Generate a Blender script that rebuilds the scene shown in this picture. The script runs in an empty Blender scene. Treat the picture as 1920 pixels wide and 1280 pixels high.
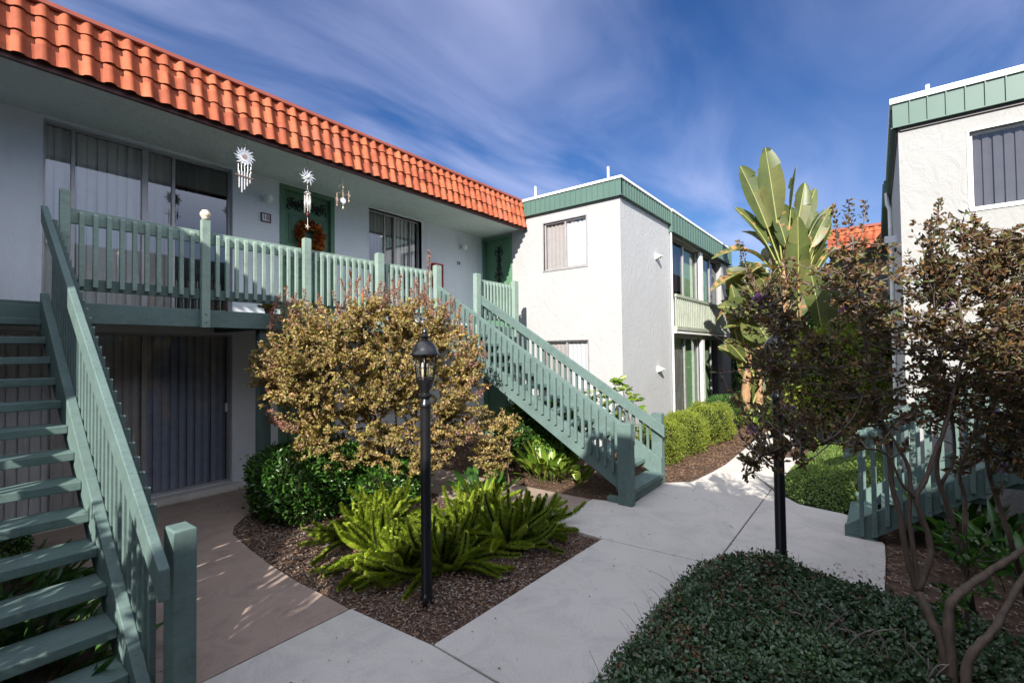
import bpy, bmesh, math, random
import numpy as np
from mathutils import Vector, Matrix
R_ = math.radians
rnd = random.Random(7)
rng = np.random.default_rng(11)
scene = bpy.context.scene
COL = scene.collection

# ------------------------------------------------------------------ camera
YAW, PITCH, ROLL, FPX = R_(-37.564), R_(1.345), R_(-0.676), 888.1
fw = Vector((math.sin(YAW)*math.cos(PITCH), math.cos(YAW)*math.cos(PITCH), math.sin(PITCH)))
rt = fw.cross(Vector((0, 0, 1))).normalized(); up = rt.cross(fw)
rt2 = rt*math.cos(ROLL)+up*math.sin(ROLL); up2 = up*math.cos(ROLL)-rt*math.sin(ROLL)
CAMP = Vector((0, 0, 1.8))
cd = bpy.data.cameras.new('camera'); cam = bpy.data.objects.new('camera', cd); COL.objects.link(cam)
cd.sensor_width = 36; cd.lens = FPX/1920*36; cd.clip_end = 500; cd.clip_start = 0.05
M = Matrix((rt2, up2, -fw)).transposed().to_4x4(); M.translation = CAMP
cam.matrix_world = M
scene.camera = cam

def PX(u, v, D):
    """real place of something measured at pixel (u,v) and D metres of depth"""
    d = fw + rt2*((u-960)/FPX) - up2*((v-640)/FPX)
    return CAMP + d*D

# ------------------------------------------------------------------ light
SUN = Vector((0.65, -1.5, 1.0)).normalized()
el = math.asin(SUN.z); az = math.atan2(SUN.x, SUN.y)
ld = bpy.data.lights.new('sun', 'SUN'); ld.energy = 5.0; ld.angle = R_(0.55); ld.color = (1.0, 0.945, 0.865)
lo = bpy.data.objects.new('sun', ld); COL.objects.link(lo)
lo.rotation_euler = SUN.to_track_quat('Z', 'Y').to_euler()

world = bpy.data.worlds.new('World'); scene.world = world; world.use_nodes = True
wt = world.node_tree; wt.nodes.clear()
def wn(t, **k):
    n = wt.nodes.new(t)
    for a, b in k.items(): setattr(n, a, b)
    return n
sky = wn('ShaderNodeTexSky', sky_type='NISHITA', sun_disc=False)
sky.sun_elevation = el; sky.sun_rotation = az; sky.air_density = 1.0; sky.dust_density = 0.4; sky.ozone_density = 3.5
hs = wn('ShaderNodeHueSaturation'); hs.inputs['Saturation'].default_value = 1.24; hs.inputs['Value'].default_value = 0.64; hs.inputs['Hue'].default_value = 0.513
wt.links.new(sky.outputs[0], hs.inputs['Color'])
tc = wn('ShaderNodeTexCoord'); sep = wn('ShaderNodeSeparateXYZ'); wt.links.new(tc.outputs['Generated'], sep.inputs[0])
addz = wn('ShaderNodeMath', operation='ADD'); addz.inputs[1].default_value = 0.18; wt.links.new(sep.outputs[2], addz.inputs[0])
mx = wn('ShaderNodeMath', operation='MAXIMUM'); mx.inputs[1].default_value = 0.1; wt.links.new(addz.outputs[0], mx.inputs[0])
dx = wn('ShaderNodeMath', operation='DIVIDE'); dy = wn('ShaderNodeMath', operation='DIVIDE')
wt.links.new(sep.outputs[0], dx.inputs[0]); wt.links.new(mx.outputs[0], dx.inputs[1])
wt.links.new(sep.outputs[1], dy.inputs[0]); wt.links.new(mx.outputs[0], dy.inputs[1])
cmb = wn('ShaderNodeCombineXYZ'); wt.links.new(dx.outputs[0], cmb.inputs[0]); wt.links.new(dy.outputs[0], cmb.inputs[1])
mp = wn('ShaderNodeMapping'); mp.inputs['Rotation'].default_value = (0, 0, R_(-50)); mp.inputs['Scale'].default_value = (1.15, 0.52, 1)
mp.inputs['Location'].default_value = (5.7, 1.4, 0)
wt.links.new(cmb.outputs[0], mp.inputs[0])
n1 = wn('ShaderNodeTexNoise'); n1.inputs['Scale'].default_value = 2.1; n1.inputs['Detail'].default_value = 10; n1.inputs['Roughness'].default_value = 0.52; n1.inputs['Distortion'].default_value = 0.9
wt.links.new(mp.outputs[0], n1.inputs['Vector'])
n2 = wn('ShaderNodeTexNoise'); n2.inputs['Scale'].default_value = 0.65; n2.inputs['Detail'].default_value = 3
wt.links.new(mp.outputs[0], n2.inputs['Vector'])
r1 = wn('ShaderNodeMapRange'); r1.inputs[1].default_value = 0.37; r1.inputs[2].default_value = 0.76; wt.links.new(n1.outputs[0], r1.inputs[0])
r2 = wn('ShaderNodeMapRange'); r2.inputs[1].default_value = 0.34; r2.inputs[2].default_value = 0.62; wt.links.new(n2.outputs[0], r2.inputs[0])
mul = wn('ShaderNodeMath', operation='MULTIPLY'); wt.links.new(r1.outputs[0], mul.inputs[0]); wt.links.new(r2.outputs[0], mul.inputs[1])
mul2 = wn('ShaderNodeMath', operation='MULTIPLY'); mul2.inputs[1].default_value = 0.8; wt.links.new(mul.outputs[0], mul2.inputs[0])
cmix = wn('ShaderNodeMixRGB'); cmix.inputs[2].default_value = (3.7, 4.0, 5.9, 1)
wt.links.new(mul2.outputs[0], cmix.inputs[0]); wt.links.new(hs.outputs[0], cmix.inputs[1])
# unseen bright sky behind the camera and towards +x, added as fill light
bk = wn('ShaderNodeMapRange', interpolation_type='SMOOTHSTEP'); bk.inputs[1].default_value = 0.30; bk.inputs[2].default_value = -0.15; wt.links.new(sep.outputs[1], bk.inputs[0])
bn = wn('ShaderNodeMapRange'); bn.inputs[1].default_value = 0.25; bn.inputs[2].default_value = 0.6; bn.inputs[3].default_value = 0.5; wt.links.new(n2.outputs[0], bn.inputs[0])
bz = wn('ShaderNodeMapRange', interpolation_type='SMOOTHSTEP'); bz.inputs[1].default_value = 0.40; bz.inputs[2].default_value = 0.78; wt.links.new(sep.outputs[2], bz.inputs[0])
bx_ = wn('ShaderNodeMapRange', interpolation_type='SMOOTHSTEP'); bx_.inputs[1].default_value = 0.30; bx_.inputs[2].default_value = 0.75; wt.links.new(sep.outputs[0], bx_.inputs[0])
bxz = wn('ShaderNodeMapRange', interpolation_type='SMOOTHSTEP'); bxz.inputs[1].default_value = 0.10; bxz.inputs[2].default_value = 0.40; wt.links.new(sep.outputs[2], bxz.inputs[0])
bxm = wn('ShaderNodeMath', operation='MULTIPLY'); wt.links.new(bx_.outputs[0], bxm.inputs[0]); wt.links.new(bxz.outputs[0], bxm.inputs[1])
bzm = wn('ShaderNodeMath', operation='MULTIPLY'); wt.links.new(bk.outputs[0], bzm.inputs[0]); wt.links.new(bz.outputs[0], bzm.inputs[1])
bm2 = wn('ShaderNodeMath', operation='MULTIPLY'); bmx = wn('ShaderNodeMath', operation='MAXIMUM'); wt.links.new(bzm.outputs[0], bmx.inputs[0]); wt.links.new(bxm.outputs[0], bmx.inputs[1]); wt.links.new(bmx.outputs[0], bm2.inputs[0]); wt.links.new(bn.outputs[0], bm2.inputs[1])
cm2 = wn('ShaderNodeMixRGB'); cm2.inputs[2].default_value = (9.6, 10.1, 11.6, 1); wt.links.new(bm2.outputs[0], cm2.inputs[0]); wt.links.new(cmix.outputs[0], cm2.inputs[1])
bg = wn('ShaderNodeBackground'); bg.inputs[1].default_value = 0.10; wt.links.new(cm2.outputs[0], bg.inputs[0])
wo = wn('ShaderNodeOutputWorld'); wt.links.new(bg.outputs[0], wo.inputs[0])

vs = scene.view_settings
vs.view_transform = 'Standard'; vs.look = 'None'; vs.exposure = 0.95; vs.gamma = 1.0; vs.use_curve_mapping = False
scene.cycles.use_denoising = True
scene.cycles.max_bounces = 8; scene.cycles.transparent_max_bounces = 12
scene.cycles.caustics_reflective = False; scene.cycles.caustics_refractive = False

# ------------------------------------------------------------------ materials
def newmat(name):
    m = bpy.data.materials.new(name); m.use_nodes = True
    nt = m.node_tree; b = nt.nodes['Principled BSDF']
    return m, nt, b
def noise(nt, scale, detail=6, rough=0.6, dist=0, vec=None, dims=None):
    n = nt.nodes.new('ShaderNodeTexNoise'); n.inputs['Scale'].default_value = scale
    n.inputs['Detail'].default_value = detail; n.inputs['Roughness'].default_value = rough; n.inputs['Distortion'].default_value = dist
    nt.links.new(vec if vec is not None else geo(nt), n.inputs['Vector'])
    return n.outputs[0]
def geo(nt):
    if 'GEO' in nt.nodes: return nt.nodes['GEO'].outputs['Position']
    g = nt.nodes.new('ShaderNodeNewGeometry'); g.name = 'GEO'; return g.outputs['Position']
def ramp(nt, fac, stops):
    r = nt.nodes.new('ShaderNodeValToRGB'); e = r.color_ramp.elements
    while len(e) < len(stops): e.new(0.5)
    for i, (p, c) in enumerate(stops):
        e[i].position = p; e[i].color = (*c, 1)
    nt.links.new(fac, r.inputs[0]); return r.outputs[0]
def bump(nt, b, fac, strength, dist=0.01, prev=None):
    n = nt.nodes.new('ShaderNodeBump'); n.inputs['Strength'].default_value = strength; n.inputs['Distance'].default_value = dist
    nt.links.new(fac, n.inputs['Height'])
    if prev: nt.links.new(prev.outputs[0], n.inputs['Normal'])
    nt.links.new(n.outputs[0], b.inputs['Normal']); return n
def mapscale(nt, s, rot=(0, 0, 0)):
    m = nt.nodes.new('ShaderNodeMapping'); m.inputs['Scale'].default_value = s; m.inputs['Rotation'].default_value = rot
    nt.links.new(geo(nt), m.inputs[0]); return m.outputs[0]
def mixc(nt, fac, a, b, mode='MIX'):
    m = nt.nodes.new('ShaderNodeMixRGB'); m.blend_type = mode
    for i, x in ((0, fac), (1, a), (2, b)):
        if isinstance(x, (int, float)): m.inputs[i].default_value = x
        elif isinstance(x, tuple): m.inputs[i].default_value = (*x, 1)
        else: nt.links.new(x, m.inputs[i])
    return m.outputs[0]
def var(c, k): return tuple(min(1, x*k) for x in c)

def mat_plain(name, c, rough=0.6, spec=0.4, metal=0, vary=0.12, vs_=8, bs=0, bscale=60):
    m, nt, b = newmat(name)
    f = noise(nt, vs_, 5)
    nt.links.new(ramp(nt, f, [(0.3, var(c, 1-vary)), (0.7, var(c, 1+vary))]), b.inputs['Base Color'])
    b.inputs['Roughness'].default_value = rough; b.inputs['Metallic'].default_value = metal
    b.inputs['Specular IOR Level'].default_value = spec
    if bs: bump(nt, b, noise(nt, bscale, 4), bs, 0.004)
    return m
def mat_paint(name, c, grain=(14, 14, 2)):
    m, nt, b = newmat(name)
    tcn = nt.nodes.new('ShaderNodeTexCoord')
    def ms(sc):
        q = nt.nodes.new('ShaderNodeMapping'); q.inputs['Scale'].default_value = sc; nt.links.new(geo(nt), q.inputs[0]); return q.outputs[0]
    g1 = noise(nt, 1.0, 5, 0.7, 0.5, ms((70, 9, 70))); g2_ = noise(nt, 1.0, 5, 0.7, 0.5, ms((60, 60, 6)))
    col = ramp(nt, noise(nt, 4, 8, 0.75, 0.3), [(0.25, var(c, 0.70)), (0.5, c), (0.78, var(c, 1.20))])
    col = mixc(nt, 0.55, col, ramp(nt, g1, [(0.3, (0.72, 0.72, 0.72)), (0.6, (1.08, 1.08, 1.08))]), 'MULTIPLY')
    col = mixc(nt, 0.35, col, ramp(nt, g2_, [(0.3, (0.75, 0.75, 0.75)), (0.6, (1.08, 1.08, 1.08))]), 'MULTIPLY')
    spot = ramp(nt, noise(nt, 38, 3, 0.6), [(0.66, (0, 0, 0)), (0.72, (0.6, 0.6, 0.6))])
    col = mixc(nt, spot, col, var(c, 0.40))
    wear = ramp(nt, noise(nt, 17, 8, 0.8, 0.5), [(0.665, (0, 0, 0)), (0.69, (0.7, 0.7, 0.7))])
    col = mixc(nt, wear, col, tuple(min(1, x*1.6+0.08) for x in c))
    nt.links.new(col, b.inputs['Base Color'])
    b.inputs['Roughness'].default_value = 0.6; b.inputs['Specular IOR Level'].default_value = 0.3
    p = bump(nt, b, g1, 0.4, 0.003); bump(nt, b, g2_, 0.3, 0.003, p)
    return m
def mat_stucco(name, c, big=0.5, fine=0.5, rough=0.9, sc=5.5, bd=0.03):
    m, nt, b = newmat(name)
    f = noise(nt, 1.3, 6, 0.65)
    stain = noise(nt, 1.0, 6, 0.7, 0.3, mapscale(nt, (3.5, 3.5, 0.5)))
    col = ramp(nt, f, [(0.3, var(c, 0.93)), (0.65, c)])
    st = ramp(nt, stain, [(0.50, (0, 0, 0)), (0.78, (0.36, 0.36, 0.36))])
    nt.links.new(mixc(nt, st, col, (0.42, 0.41, 0.38)), b.inputs['Base Color'])
    b.inputs['Roughness'].default_value = rough; b.inputs['Specular IOR Level'].default_value = 0.15
    p = bump(nt, b, noise(nt, 1.0, 6, 0.6, 1.6, mapscale(nt, (sc, sc, sc*0.6))), big, bd)
    bump(nt, b, noise(nt, 60, 5, 0.6), fine, 0.006, p)
    return m
def mat_brick(name, c):
    m, nt, b = newmat(name)
    sp = nt.nodes.new('ShaderNodeSeparateXYZ'); nt.links.new(geo(nt), sp.inputs[0])
    cb = nt.nodes.new('ShaderNodeCombineXYZ'); nt.links.new(sp.outputs[1], cb.inputs[0]); nt.links.new(sp.outputs[2], cb.inputs[1])
    br = nt.nodes.new('ShaderNodeTexBrick'); br.inputs['Scale'].default_value = 1.0
    br.inputs['Brick Width'].default_value = 0.20; br.inputs['Row Height'].default_value = 0.055; br.inputs['Mortar Size'].default_value = 0.006
    br.inputs['Mortar Smooth'].default_value = 0.4
    nt.links.new(cb.outputs[0], br.inputs['Vector'])
    col = ramp(nt, noise(nt, 3, 5), [(0.3, var(c, 0.9)), (0.7, c)])
    nt.links.new(mixc(nt, br.outputs['Fac'], col, var(c, 0.90)), b.inputs['Base Color'])
    inv = nt.nodes.new('ShaderNodeMath'); inv.operation = 'SUBTRACT'; inv.inputs[0].default_value = 1; nt.links.new(br.outputs['Fac'], inv.inputs[1])
    p = bump(nt, b, inv.outputs[0], 0.35, 0.005)
    bump(nt, b, noise(nt, 70, 4), 0.3, 0.004, p)
    b.inputs['Roughness'].default_value = 0.8
    return m
def mat_concrete(name, c, stain=(0.2, 0.19, 0.18), warm=None):
    m, nt, b = newmat(name)
    f = noise(nt, 1.1, 7, 0.62, 0.4); f2 = noise(nt, 90, 3, 0.6)
    col = ramp(nt, f, [(0.25, var(c, 0.76)), (0.5, c), (0.75, var(c, 1.10))])
    col = mixc(nt, 0.4, col, ramp(nt, f2, [(0.3, var(c, 0.75)), (0.7, var(c, 1.2))]))
    s = ramp(nt, noise(nt, 2.3, 9, 0.78, 1.0), [(0.47, (0, 0, 0)), (0.80, (0.70, 0.70, 0.70))])
    sp_ = ramp(nt, noise(nt, 26, 2, 0.5), [(0.70, (0, 0, 0)), (0.74, (0.5, 0.5, 0.5))]); s = mixc(nt, 1.0, s, sp_, 'ADD')
    cv = nt.nodes.new('ShaderNodeTexVoronoi'); cv.feature = 'DISTANCE_TO_EDGE'; cv.inputs['Scale'].default_value = 0.55
    dv = nt.nodes.new('ShaderNodeVectorMath'); dv.operation = 'ADD'; nn_ = nt.nodes.new('ShaderNodeTexNoise'); nn_.inputs['Scale'].default_value = 3.5; nn_.inputs['Detail'].default_value = 8
    nt.links.new(geo(nt), nn_.inputs['Vector']); sc_ = nt.nodes.new('ShaderNodeVectorMath'); sc_.operation = 'SCALE'; sc_.inputs['Scale'].default_value = 0.5; nt.links.new(nn_.outputs['Color'], sc_.inputs[0])
    nt.links.new(geo(nt), dv.inputs[0]); nt.links.new(sc_.outputs[0], dv.inputs[1]); nt.links.new(dv.outputs[0], cv.inputs['Vector'])
    ck = ramp(nt, cv.outputs['Distance'], [(0.0, (0.75, 0.75, 0.75)), (0.0035, (0, 0, 0))]); ckm = ramp(nt, noise(nt, 0.5, 2), [(0.50, (0, 0, 0)), (0.56, (1, 1, 1))])
    s = mixc(nt, 1.0, s, mixc(nt, 1.0, ck, ckm, 'MULTIPLY'), 'ADD')
    nt.links.new(mixc(nt, s, col, stain), b.inputs['Base Color'])
    b.inputs['Roughness'].default_value = 0.85; b.inputs['Specular IOR Level'].default_value = 0.25
    p = bump(nt, b, noise(nt, 6, 5), 0.12, 0.01)
    bump(nt, b, f2, 0.2, 0.003, p)
    return m
def mat_leaf(name, cols, rough=0.5, trans=0.35, spec=0.4, vein=False):
    m, nt, b = newmat(name)
    g = nt.nodes.new('ShaderNodeNewGeometry')
    n = len(cols)
    stops = [((i+0.5)/n, c) for i, c in enumerate(cols)]
    rp = nt.nodes.new('ShaderNodeValToRGB'); e = rp.color_ramp.elements
    while len(e) < n: e.new(0.5)
    for i, (p, c) in enumerate(stops): e[i].position = p; e[i].color = (*c, 1)
    nt.links.new(g.outputs['Random Per Island'], rp.inputs[0])
    col = rp.outputs[0]
    big = noise(nt, 2.2, 3)
    col = mixc(nt, 1.0, col, ramp(nt, big, [(0.3, (0.75, 0.75, 0.75)), (0.7, (1.15, 1.12, 1.05))]), 'MULTIPLY')
    nt.links.new(col, b.inputs['Base Color'])
    b.inputs['Roughness'].default_value = rough; b.inputs['Specular IOR Level'].default_value = spec
    tr = nt.nodes.new('ShaderNodeBsdfTranslucent')
    hs_ = nt.nodes.new('ShaderNodeHueSaturation'); hs_.inputs['Value'].default_value = 1.5; hs_.inputs['Saturation'].default_value = 1.1
    nt.links.new(col, hs_.inputs['Color']); nt.links.new(hs_.outputs[0], tr.inputs[0])
    ms = nt.nodes.new('ShaderNodeMixShader'); ms.inputs[0].default_value = trans
    nt.links.new(b.outputs[0], ms.inputs[1]); nt.links.new(tr.outputs[0], ms.inputs[2])
    nt.links.new(ms.outputs[0], nt.nodes['Material Output'].inputs[0])
    return m
def mat_bark(name, c):
    m, nt, b = newmat(name)
    f = noise(nt, 1, 6, 0.65, 0.5, mapscale(nt, (30, 30, 7)))
    nt.links.new(ramp(nt, f, [(0.3, var(c, 0.55)), (0.55, c), (0.75, var(c, 1.5))]), b.inputs['Base Color'])
    b.inputs['Roughness'].default_value = 0.75; bump(nt, b, f, 0.4, 0.006)
    return m
def mat_glass(name, tint=(0.6, 0.65, 0.65), refl=0.35):
    m, nt, b = newmat(name); nt.nodes.remove(b)
    t = nt.nodes.new('ShaderNodeBsdfTransparent'); t.inputs[0].default_value = (*tint, 1)
    g = nt.nodes.new('ShaderNodeBsdfGlossy'); g.inputs['Roughness'].default_value = 0.01; g.inputs[0].default_value = (0.95, 0.97, 1, 1)
    lw = nt.nodes.new('ShaderNodeLayerWeight'); lw.inputs[0].default_value = 0.4
    mr = nt.nodes.new('ShaderNodeMapRange'); mr.inputs[3].default_value = refl*0.55; mr.inputs[4].default_value = min(1, refl+0.35)
    nt.links.new(lw.outputs['Fresnel'], mr.inputs[0])
    bp = nt.nodes.new('ShaderNodeBump'); bp.inputs['Strength'].default_value = 0.02; bp.inputs['Distance'].default_value = 0.02
    nt.links.new(noise(nt, 1.5, 2), bp.inputs['Height']); nt.links.new(bp.outputs[0], g.inputs['Normal'])
    ms = nt.nodes.new('ShaderNodeMixShader'); nt.links.new(mr.outputs[0], ms.inputs[0])
    nt.links.new(t.outputs[0], ms.inputs[1]); nt.links.new(g.outputs[0], ms.inputs[2])
    nt.links.new(ms.outputs[0], nt.nodes['Material Output'].inputs[0])
    return m

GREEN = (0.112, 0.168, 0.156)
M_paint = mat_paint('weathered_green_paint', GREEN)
M_paint_b = mat_paint('sunlit_green_paint', (0.23, 0.31, 0.265))  # paler copy of the green, sunlight on the balcony put into its colour
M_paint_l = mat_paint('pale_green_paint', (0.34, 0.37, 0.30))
M_white = mat_stucco('white_stucco', (0.385, 0.388, 0.388), 0.5, 0.6)
M_white2 = mat_stucco('cream_white_stucco', (0.36, 0.362, 0.355), 0.5, 0.6)
M_white_rough = mat_stucco('rough_white_stucco', (0.46, 0.47, 0.48), 0.5, 0.8, sc=7.5, bd=0.018)
M_grey = mat_stucco('pale_grey_stucco', (0.72, 0.75, 0.80), 0.25, 0.35)
M_soffit = mat_stucco('textured_ceiling_plaster', (0.70, 0.73, 0.70), 0.8, 1.0)
M_brick = mat_brick('painted_brick', (0.74, 0.77, 0.81))
M_trim = mat_plain('white_trim', (0.8, 0.8, 0.78), 0.5)
M_capw = mat_plain('white_metal_cap', (0.85, 0.85, 0.84), 0.4)
M_fascia = mat_plain('green_metal_fascia', (0.085, 0.15, 0.125), 0.45, vary=0.06, vs_=2)
M_door = mat_plain('green_door_paint', (0.095, 0.20, 0.12), 0.45, vary=0.08)
M_iron = mat_plain('black_iron', (0.012, 0.013, 0.012), 0.4)
M_black = mat_plain('black_lamp_enamel', (0.010, 0.010, 0.012), 0.28, 0.5, vary=0.3, bs=0.15, bscale=30)
M_alu = mat_plain('aluminium_frame', (0.42, 0.40, 0.40), 0.4, metal=0.4)
M_bronze = mat_plain('dark_frame', (0.10, 0.09, 0.085), 0.45, metal=0.2)
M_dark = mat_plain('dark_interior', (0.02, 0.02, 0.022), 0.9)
M_blind = mat_plain('pale_vertical_blinds', (0.85, 0.83, 0.79), 0.7, vary=0.05)
M_blindw = mat_plain('white_vertical_blinds', (0.80, 0.81, 0.82), 0.6, vary=0.02)
M_blindb = mat_plain('beige_vertical_blinds', (0.58, 0.53, 0.49), 0.7, vary=0.06)
M_curt = mat_plain('dark_curtain', (0.055, 0.045, 0.045), 0.85, vary=0.4, vs_=30)
M_curg = mat_plain('green_curtain', (0.25, 0.42, 0.20), 0.8, vary=0.15, vs_=3)
M_greyb = mat_plain('grey_vertical_blinds', (0.13, 0.125, 0.135), 0.7, vary=0.08)
M_slate = mat_plain('dark_blinds', (0.16, 0.165, 0.19), 0.8, vary=0.1)
M_glass = mat_glass('window_glass', (0.94, 0.95, 0.95), 0.24)
M_glassd = mat_glass('dark_window_glass', (0.75, 0.78, 0.80), 0.2)
M_glassl = mat_glass('low_reflection_glass', (0.95, 0.96, 0.98), 0.10)
M_glassc = mat_glass('clear_lamp_glass', (0.97, 0.97, 0.95), 0.05)
M_tile, _nt, _b = newmat('terracotta_roof_tile')
_sn = _nt.nodes.new('ShaderNodeVectorMath'); _sn.operation = 'SNAP'; _sn.inputs[1].default_value = (9.0, 0.153, 0.19)
_nt.links.new(geo(_nt), _sn.inputs[0]); _w = _nt.nodes.new('ShaderNodeTexWhiteNoise'); _w.noise_dimensions = '3D'; _nt.links.new(_sn.outputs[0], _w.inputs['Vector'])
_c = ramp(_nt, _w.outputs['Value'], [(0.0, (0.28, 0.068, 0.032)), (0.4, (0.38, 0.098, 0.043)), (0.75, (0.44, 0.125, 0.055)), (1.0, (0.34, 0.105, 0.058))])
_c = mixc(_nt, 0.75, _c, ramp(_nt, noise(_nt, 9, 7, 0.7), [(0.3, (0.62, 0.60, 0.60)), (0.65, (1.08, 1.05, 1.02))]), 'MULTIPLY')
_g = ramp(_nt, noise(_nt, 5, 6, 0.75, 0.6), [(0.58, (0, 0, 0)), (0.8, (0.55, 0.55, 0.55))])
_nt.links.new(mixc(_nt, _g, _c, (0.20, 0.065, 0.04)), _b.inputs['Base Color']); _b.inputs['Roughness'].default_value = 0.68; _b.inputs['Specular IOR Level'].default_value = 0.22
bump(_nt, _b, noise(_nt, 45, 4), 0.25, 0.004)
M_ridge = mat_plain('terracotta_metal_edge', (0.27, 0.068, 0.042), 0.4, vary=0.08)
M_drip = mat_plain('brown_drip_edge', (0.09, 0.03, 0.025), 0.5)
M_roof = mat_plain('flat_roof_gravel', (0.35, 0.34, 0.32), 0.9)
M_conc = mat_concrete('path_concrete', (0.545, 0.51, 0.465), (0.30, 0.29, 0.28))
M_beige = mat_concrete('tinted_pink_concrete', (0.33, 0.25, 0.205), (0.11, 0.09, 0.085))
M_soil = mat_plain('dark_soil', (0.075, 0.045, 0.03), 0.95, vary=0.5, vs_=14, bs=0.9, bscale=35)
M_mulch = mat_leaf('wood_mulch_chips', [(0.10, 0.055, 0.035), (0.20, 0.12, 0.075), (0.32, 0.21, 0.14), (0.14, 0.09, 0.065), (0.27, 0.15, 0.085)], 0.9, 0.0, 0.2)
M_mulchg = mat_leaf('grey_weathered_chips', [(0.16, 0.12, 0.10), (0.26, 0.21, 0.18), (0.40, 0.36, 0.32), (0.13, 0.09, 0.07)], 0.9, 0.0, 0.2)
M_bark = mat_bark('crape_bark', (0.115, 0.082, 0.058))
M_twig = mat_bark('grey_twig', (0.20, 0.16, 0.14))
M_gold = mat_leaf('autumn_olive_leaves', [(0.34, 0.24, 0.06), (0.17, 0.12, 0.05), (0.44, 0.35, 0.11), (0.31, 0.16, 0.10), (0.27, 0.30, 0.06), (0.48, 0.38, 0.14), (0.40, 0.24, 0.15), (0.14, 0.16, 0.04), (0.46, 0.29, 0.20), (0.26, 0.27, 0.06)], 0.45, 0.25)
M_seed = mat_leaf('dry_pink_seed_heads', [(0.30, 0.14, 0.10), (0.20, 0.09, 0.06), (0.38, 0.22, 0.16)], 0.7, 0.15)
M_maroon = mat_leaf('dark_maroon_leaves', [(0.13, 0.075, 0.045), (0.085, 0.055, 0.035), (0.20, 0.10, 0.045), (0.09, 0.10, 0.035), (0.17, 0.14, 0.055), (0.10, 0.06, 0.04), (0.07, 0.12, 0.035), (0.24, 0.13, 0.05)], 0.45, 0.25)
M_flower = mat_leaf('purple_blossom', [(0.30, 0.10, 0.42), (0.42, 0.18, 0.55)], 0.6, 0.3)
M_fern = mat_leaf('foxtail_needles', [(0.09, 0.18, 0.012), (0.17, 0.29, 0.018), (0.27, 0.39, 0.025), (0.36, 0.44, 0.04), (0.27, 0.24, 0.05)], 0.5, 0.22)
M_hedge = mat_leaf('glossy_hedge_leaves', [(0.022, 0.075, 0.012), (0.04, 0.12, 0.018), (0.09, 0.20, 0.025), (0.03, 0.09, 0.012)], 0.3, 0.2, 0.6)
M_box = mat_leaf('yellow_green_box_leaves', [(0.14, 0.20, 0.02), (0.22, 0.28, 0.03), (0.10, 0.15, 0.02), (0.28, 0.30, 0.05)], 0.55, 0.3)
M_gcov = mat_leaf('trimmed_cover_leaves', [(0.15, 0.24, 0.05), (0.23, 0.33, 0.07), (0.10, 0.18, 0.035)], 0.55, 0.3)
M_ivy = mat_leaf('dark_ground_cover_leaves', [(0.035, 0.075, 0.03), (0.055, 0.11, 0.045), (0.08, 0.15, 0.055), (0.03, 0.06, 0.028), (0.10, 0.15, 0.08)], 0.35, 0.2, 0.6)
M_ivyb = mat_leaf('dead_brown_leaves', [(0.13, 0.05, 0.025), (0.20, 0.11, 0.06), (0.08, 0.035, 0.02)], 0.6, 0.2)
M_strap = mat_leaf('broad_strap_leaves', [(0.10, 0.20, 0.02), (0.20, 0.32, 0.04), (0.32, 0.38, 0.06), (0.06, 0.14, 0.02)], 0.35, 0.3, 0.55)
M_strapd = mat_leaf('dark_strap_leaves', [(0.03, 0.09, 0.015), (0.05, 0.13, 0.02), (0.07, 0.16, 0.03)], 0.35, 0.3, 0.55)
M_ban = mat_leaf('paddle_leaf_green', [(0.09, 0.12, 0.032), (0.12, 0.15, 0.042), (0.07, 0.095, 0.026), (0.15, 0.16, 0.05)], 0.4, 0.35, 0.5)
M_rib = mat_plain('yellow_midrib', (0.28, 0.29, 0.09), 0.5)
M_dry = mat_leaf('dry_brown_leaf', [(0.28, 0.14, 0.06), (0.36, 0.20, 0.09)], 0.7, 0.2)
M_trunkb = mat_bark('fibrous_tan_stem', (0.34, 0.20, 0.10))
M_wreath = mat_leaf('autumn_wreath_leaves', [(0.45, 0.07, 0.015), (0.60, 0.18, 0.02), (0.30, 0.03, 0.012), (0.55, 0.28, 0.04), (0.12, 0.05, 0.02)], 0.6, 0.2)
M_silver = mat_plain('silver_metal', (0.75, 0.72, 0.68), 0.25, metal=0.6, vary=0.2, vs_=60)
M_copper = mat_plain('coppery_metal', (0.55, 0.38, 0.28), 0.3, metal=0.6)
M_globe = mat_plain('frosted_white_glass', (0.82, 0.82, 0.80), 0.25)
M_red = mat_plain('red_enamel', (0.42, 0.03, 0.03), 0.4)
M_redbrown = mat_plain('brown_wood_frame', (0.10, 0.02, 0.02), 0.4)
M_blue = mat_plain('navy_ink', (0.03, 0.05, 0.16), 0.5)
M_cream = mat_plain('cream_ceramic', (0.62, 0.55, 0.42), 0.4, vary=0.3, vs_=50)
M_orange = mat_plain('orange_fabric', (0.60, 0.10, 0.04), 0.7)
M_terra = mat_plain('terracotta_pot', (0.35, 0.14, 0.08), 0.8)
M_brass = mat_plain('brass', (0.5, 0.35, 0.12), 0.3, metal=0.8)
M_candle = mat_plain('ivory_candle_tube', (0.75, 0.62, 0.45), 0.5)
M_bulb = mat_plain('clear_bulb', (0.8, 0.75, 0.7), 0.1)

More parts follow.
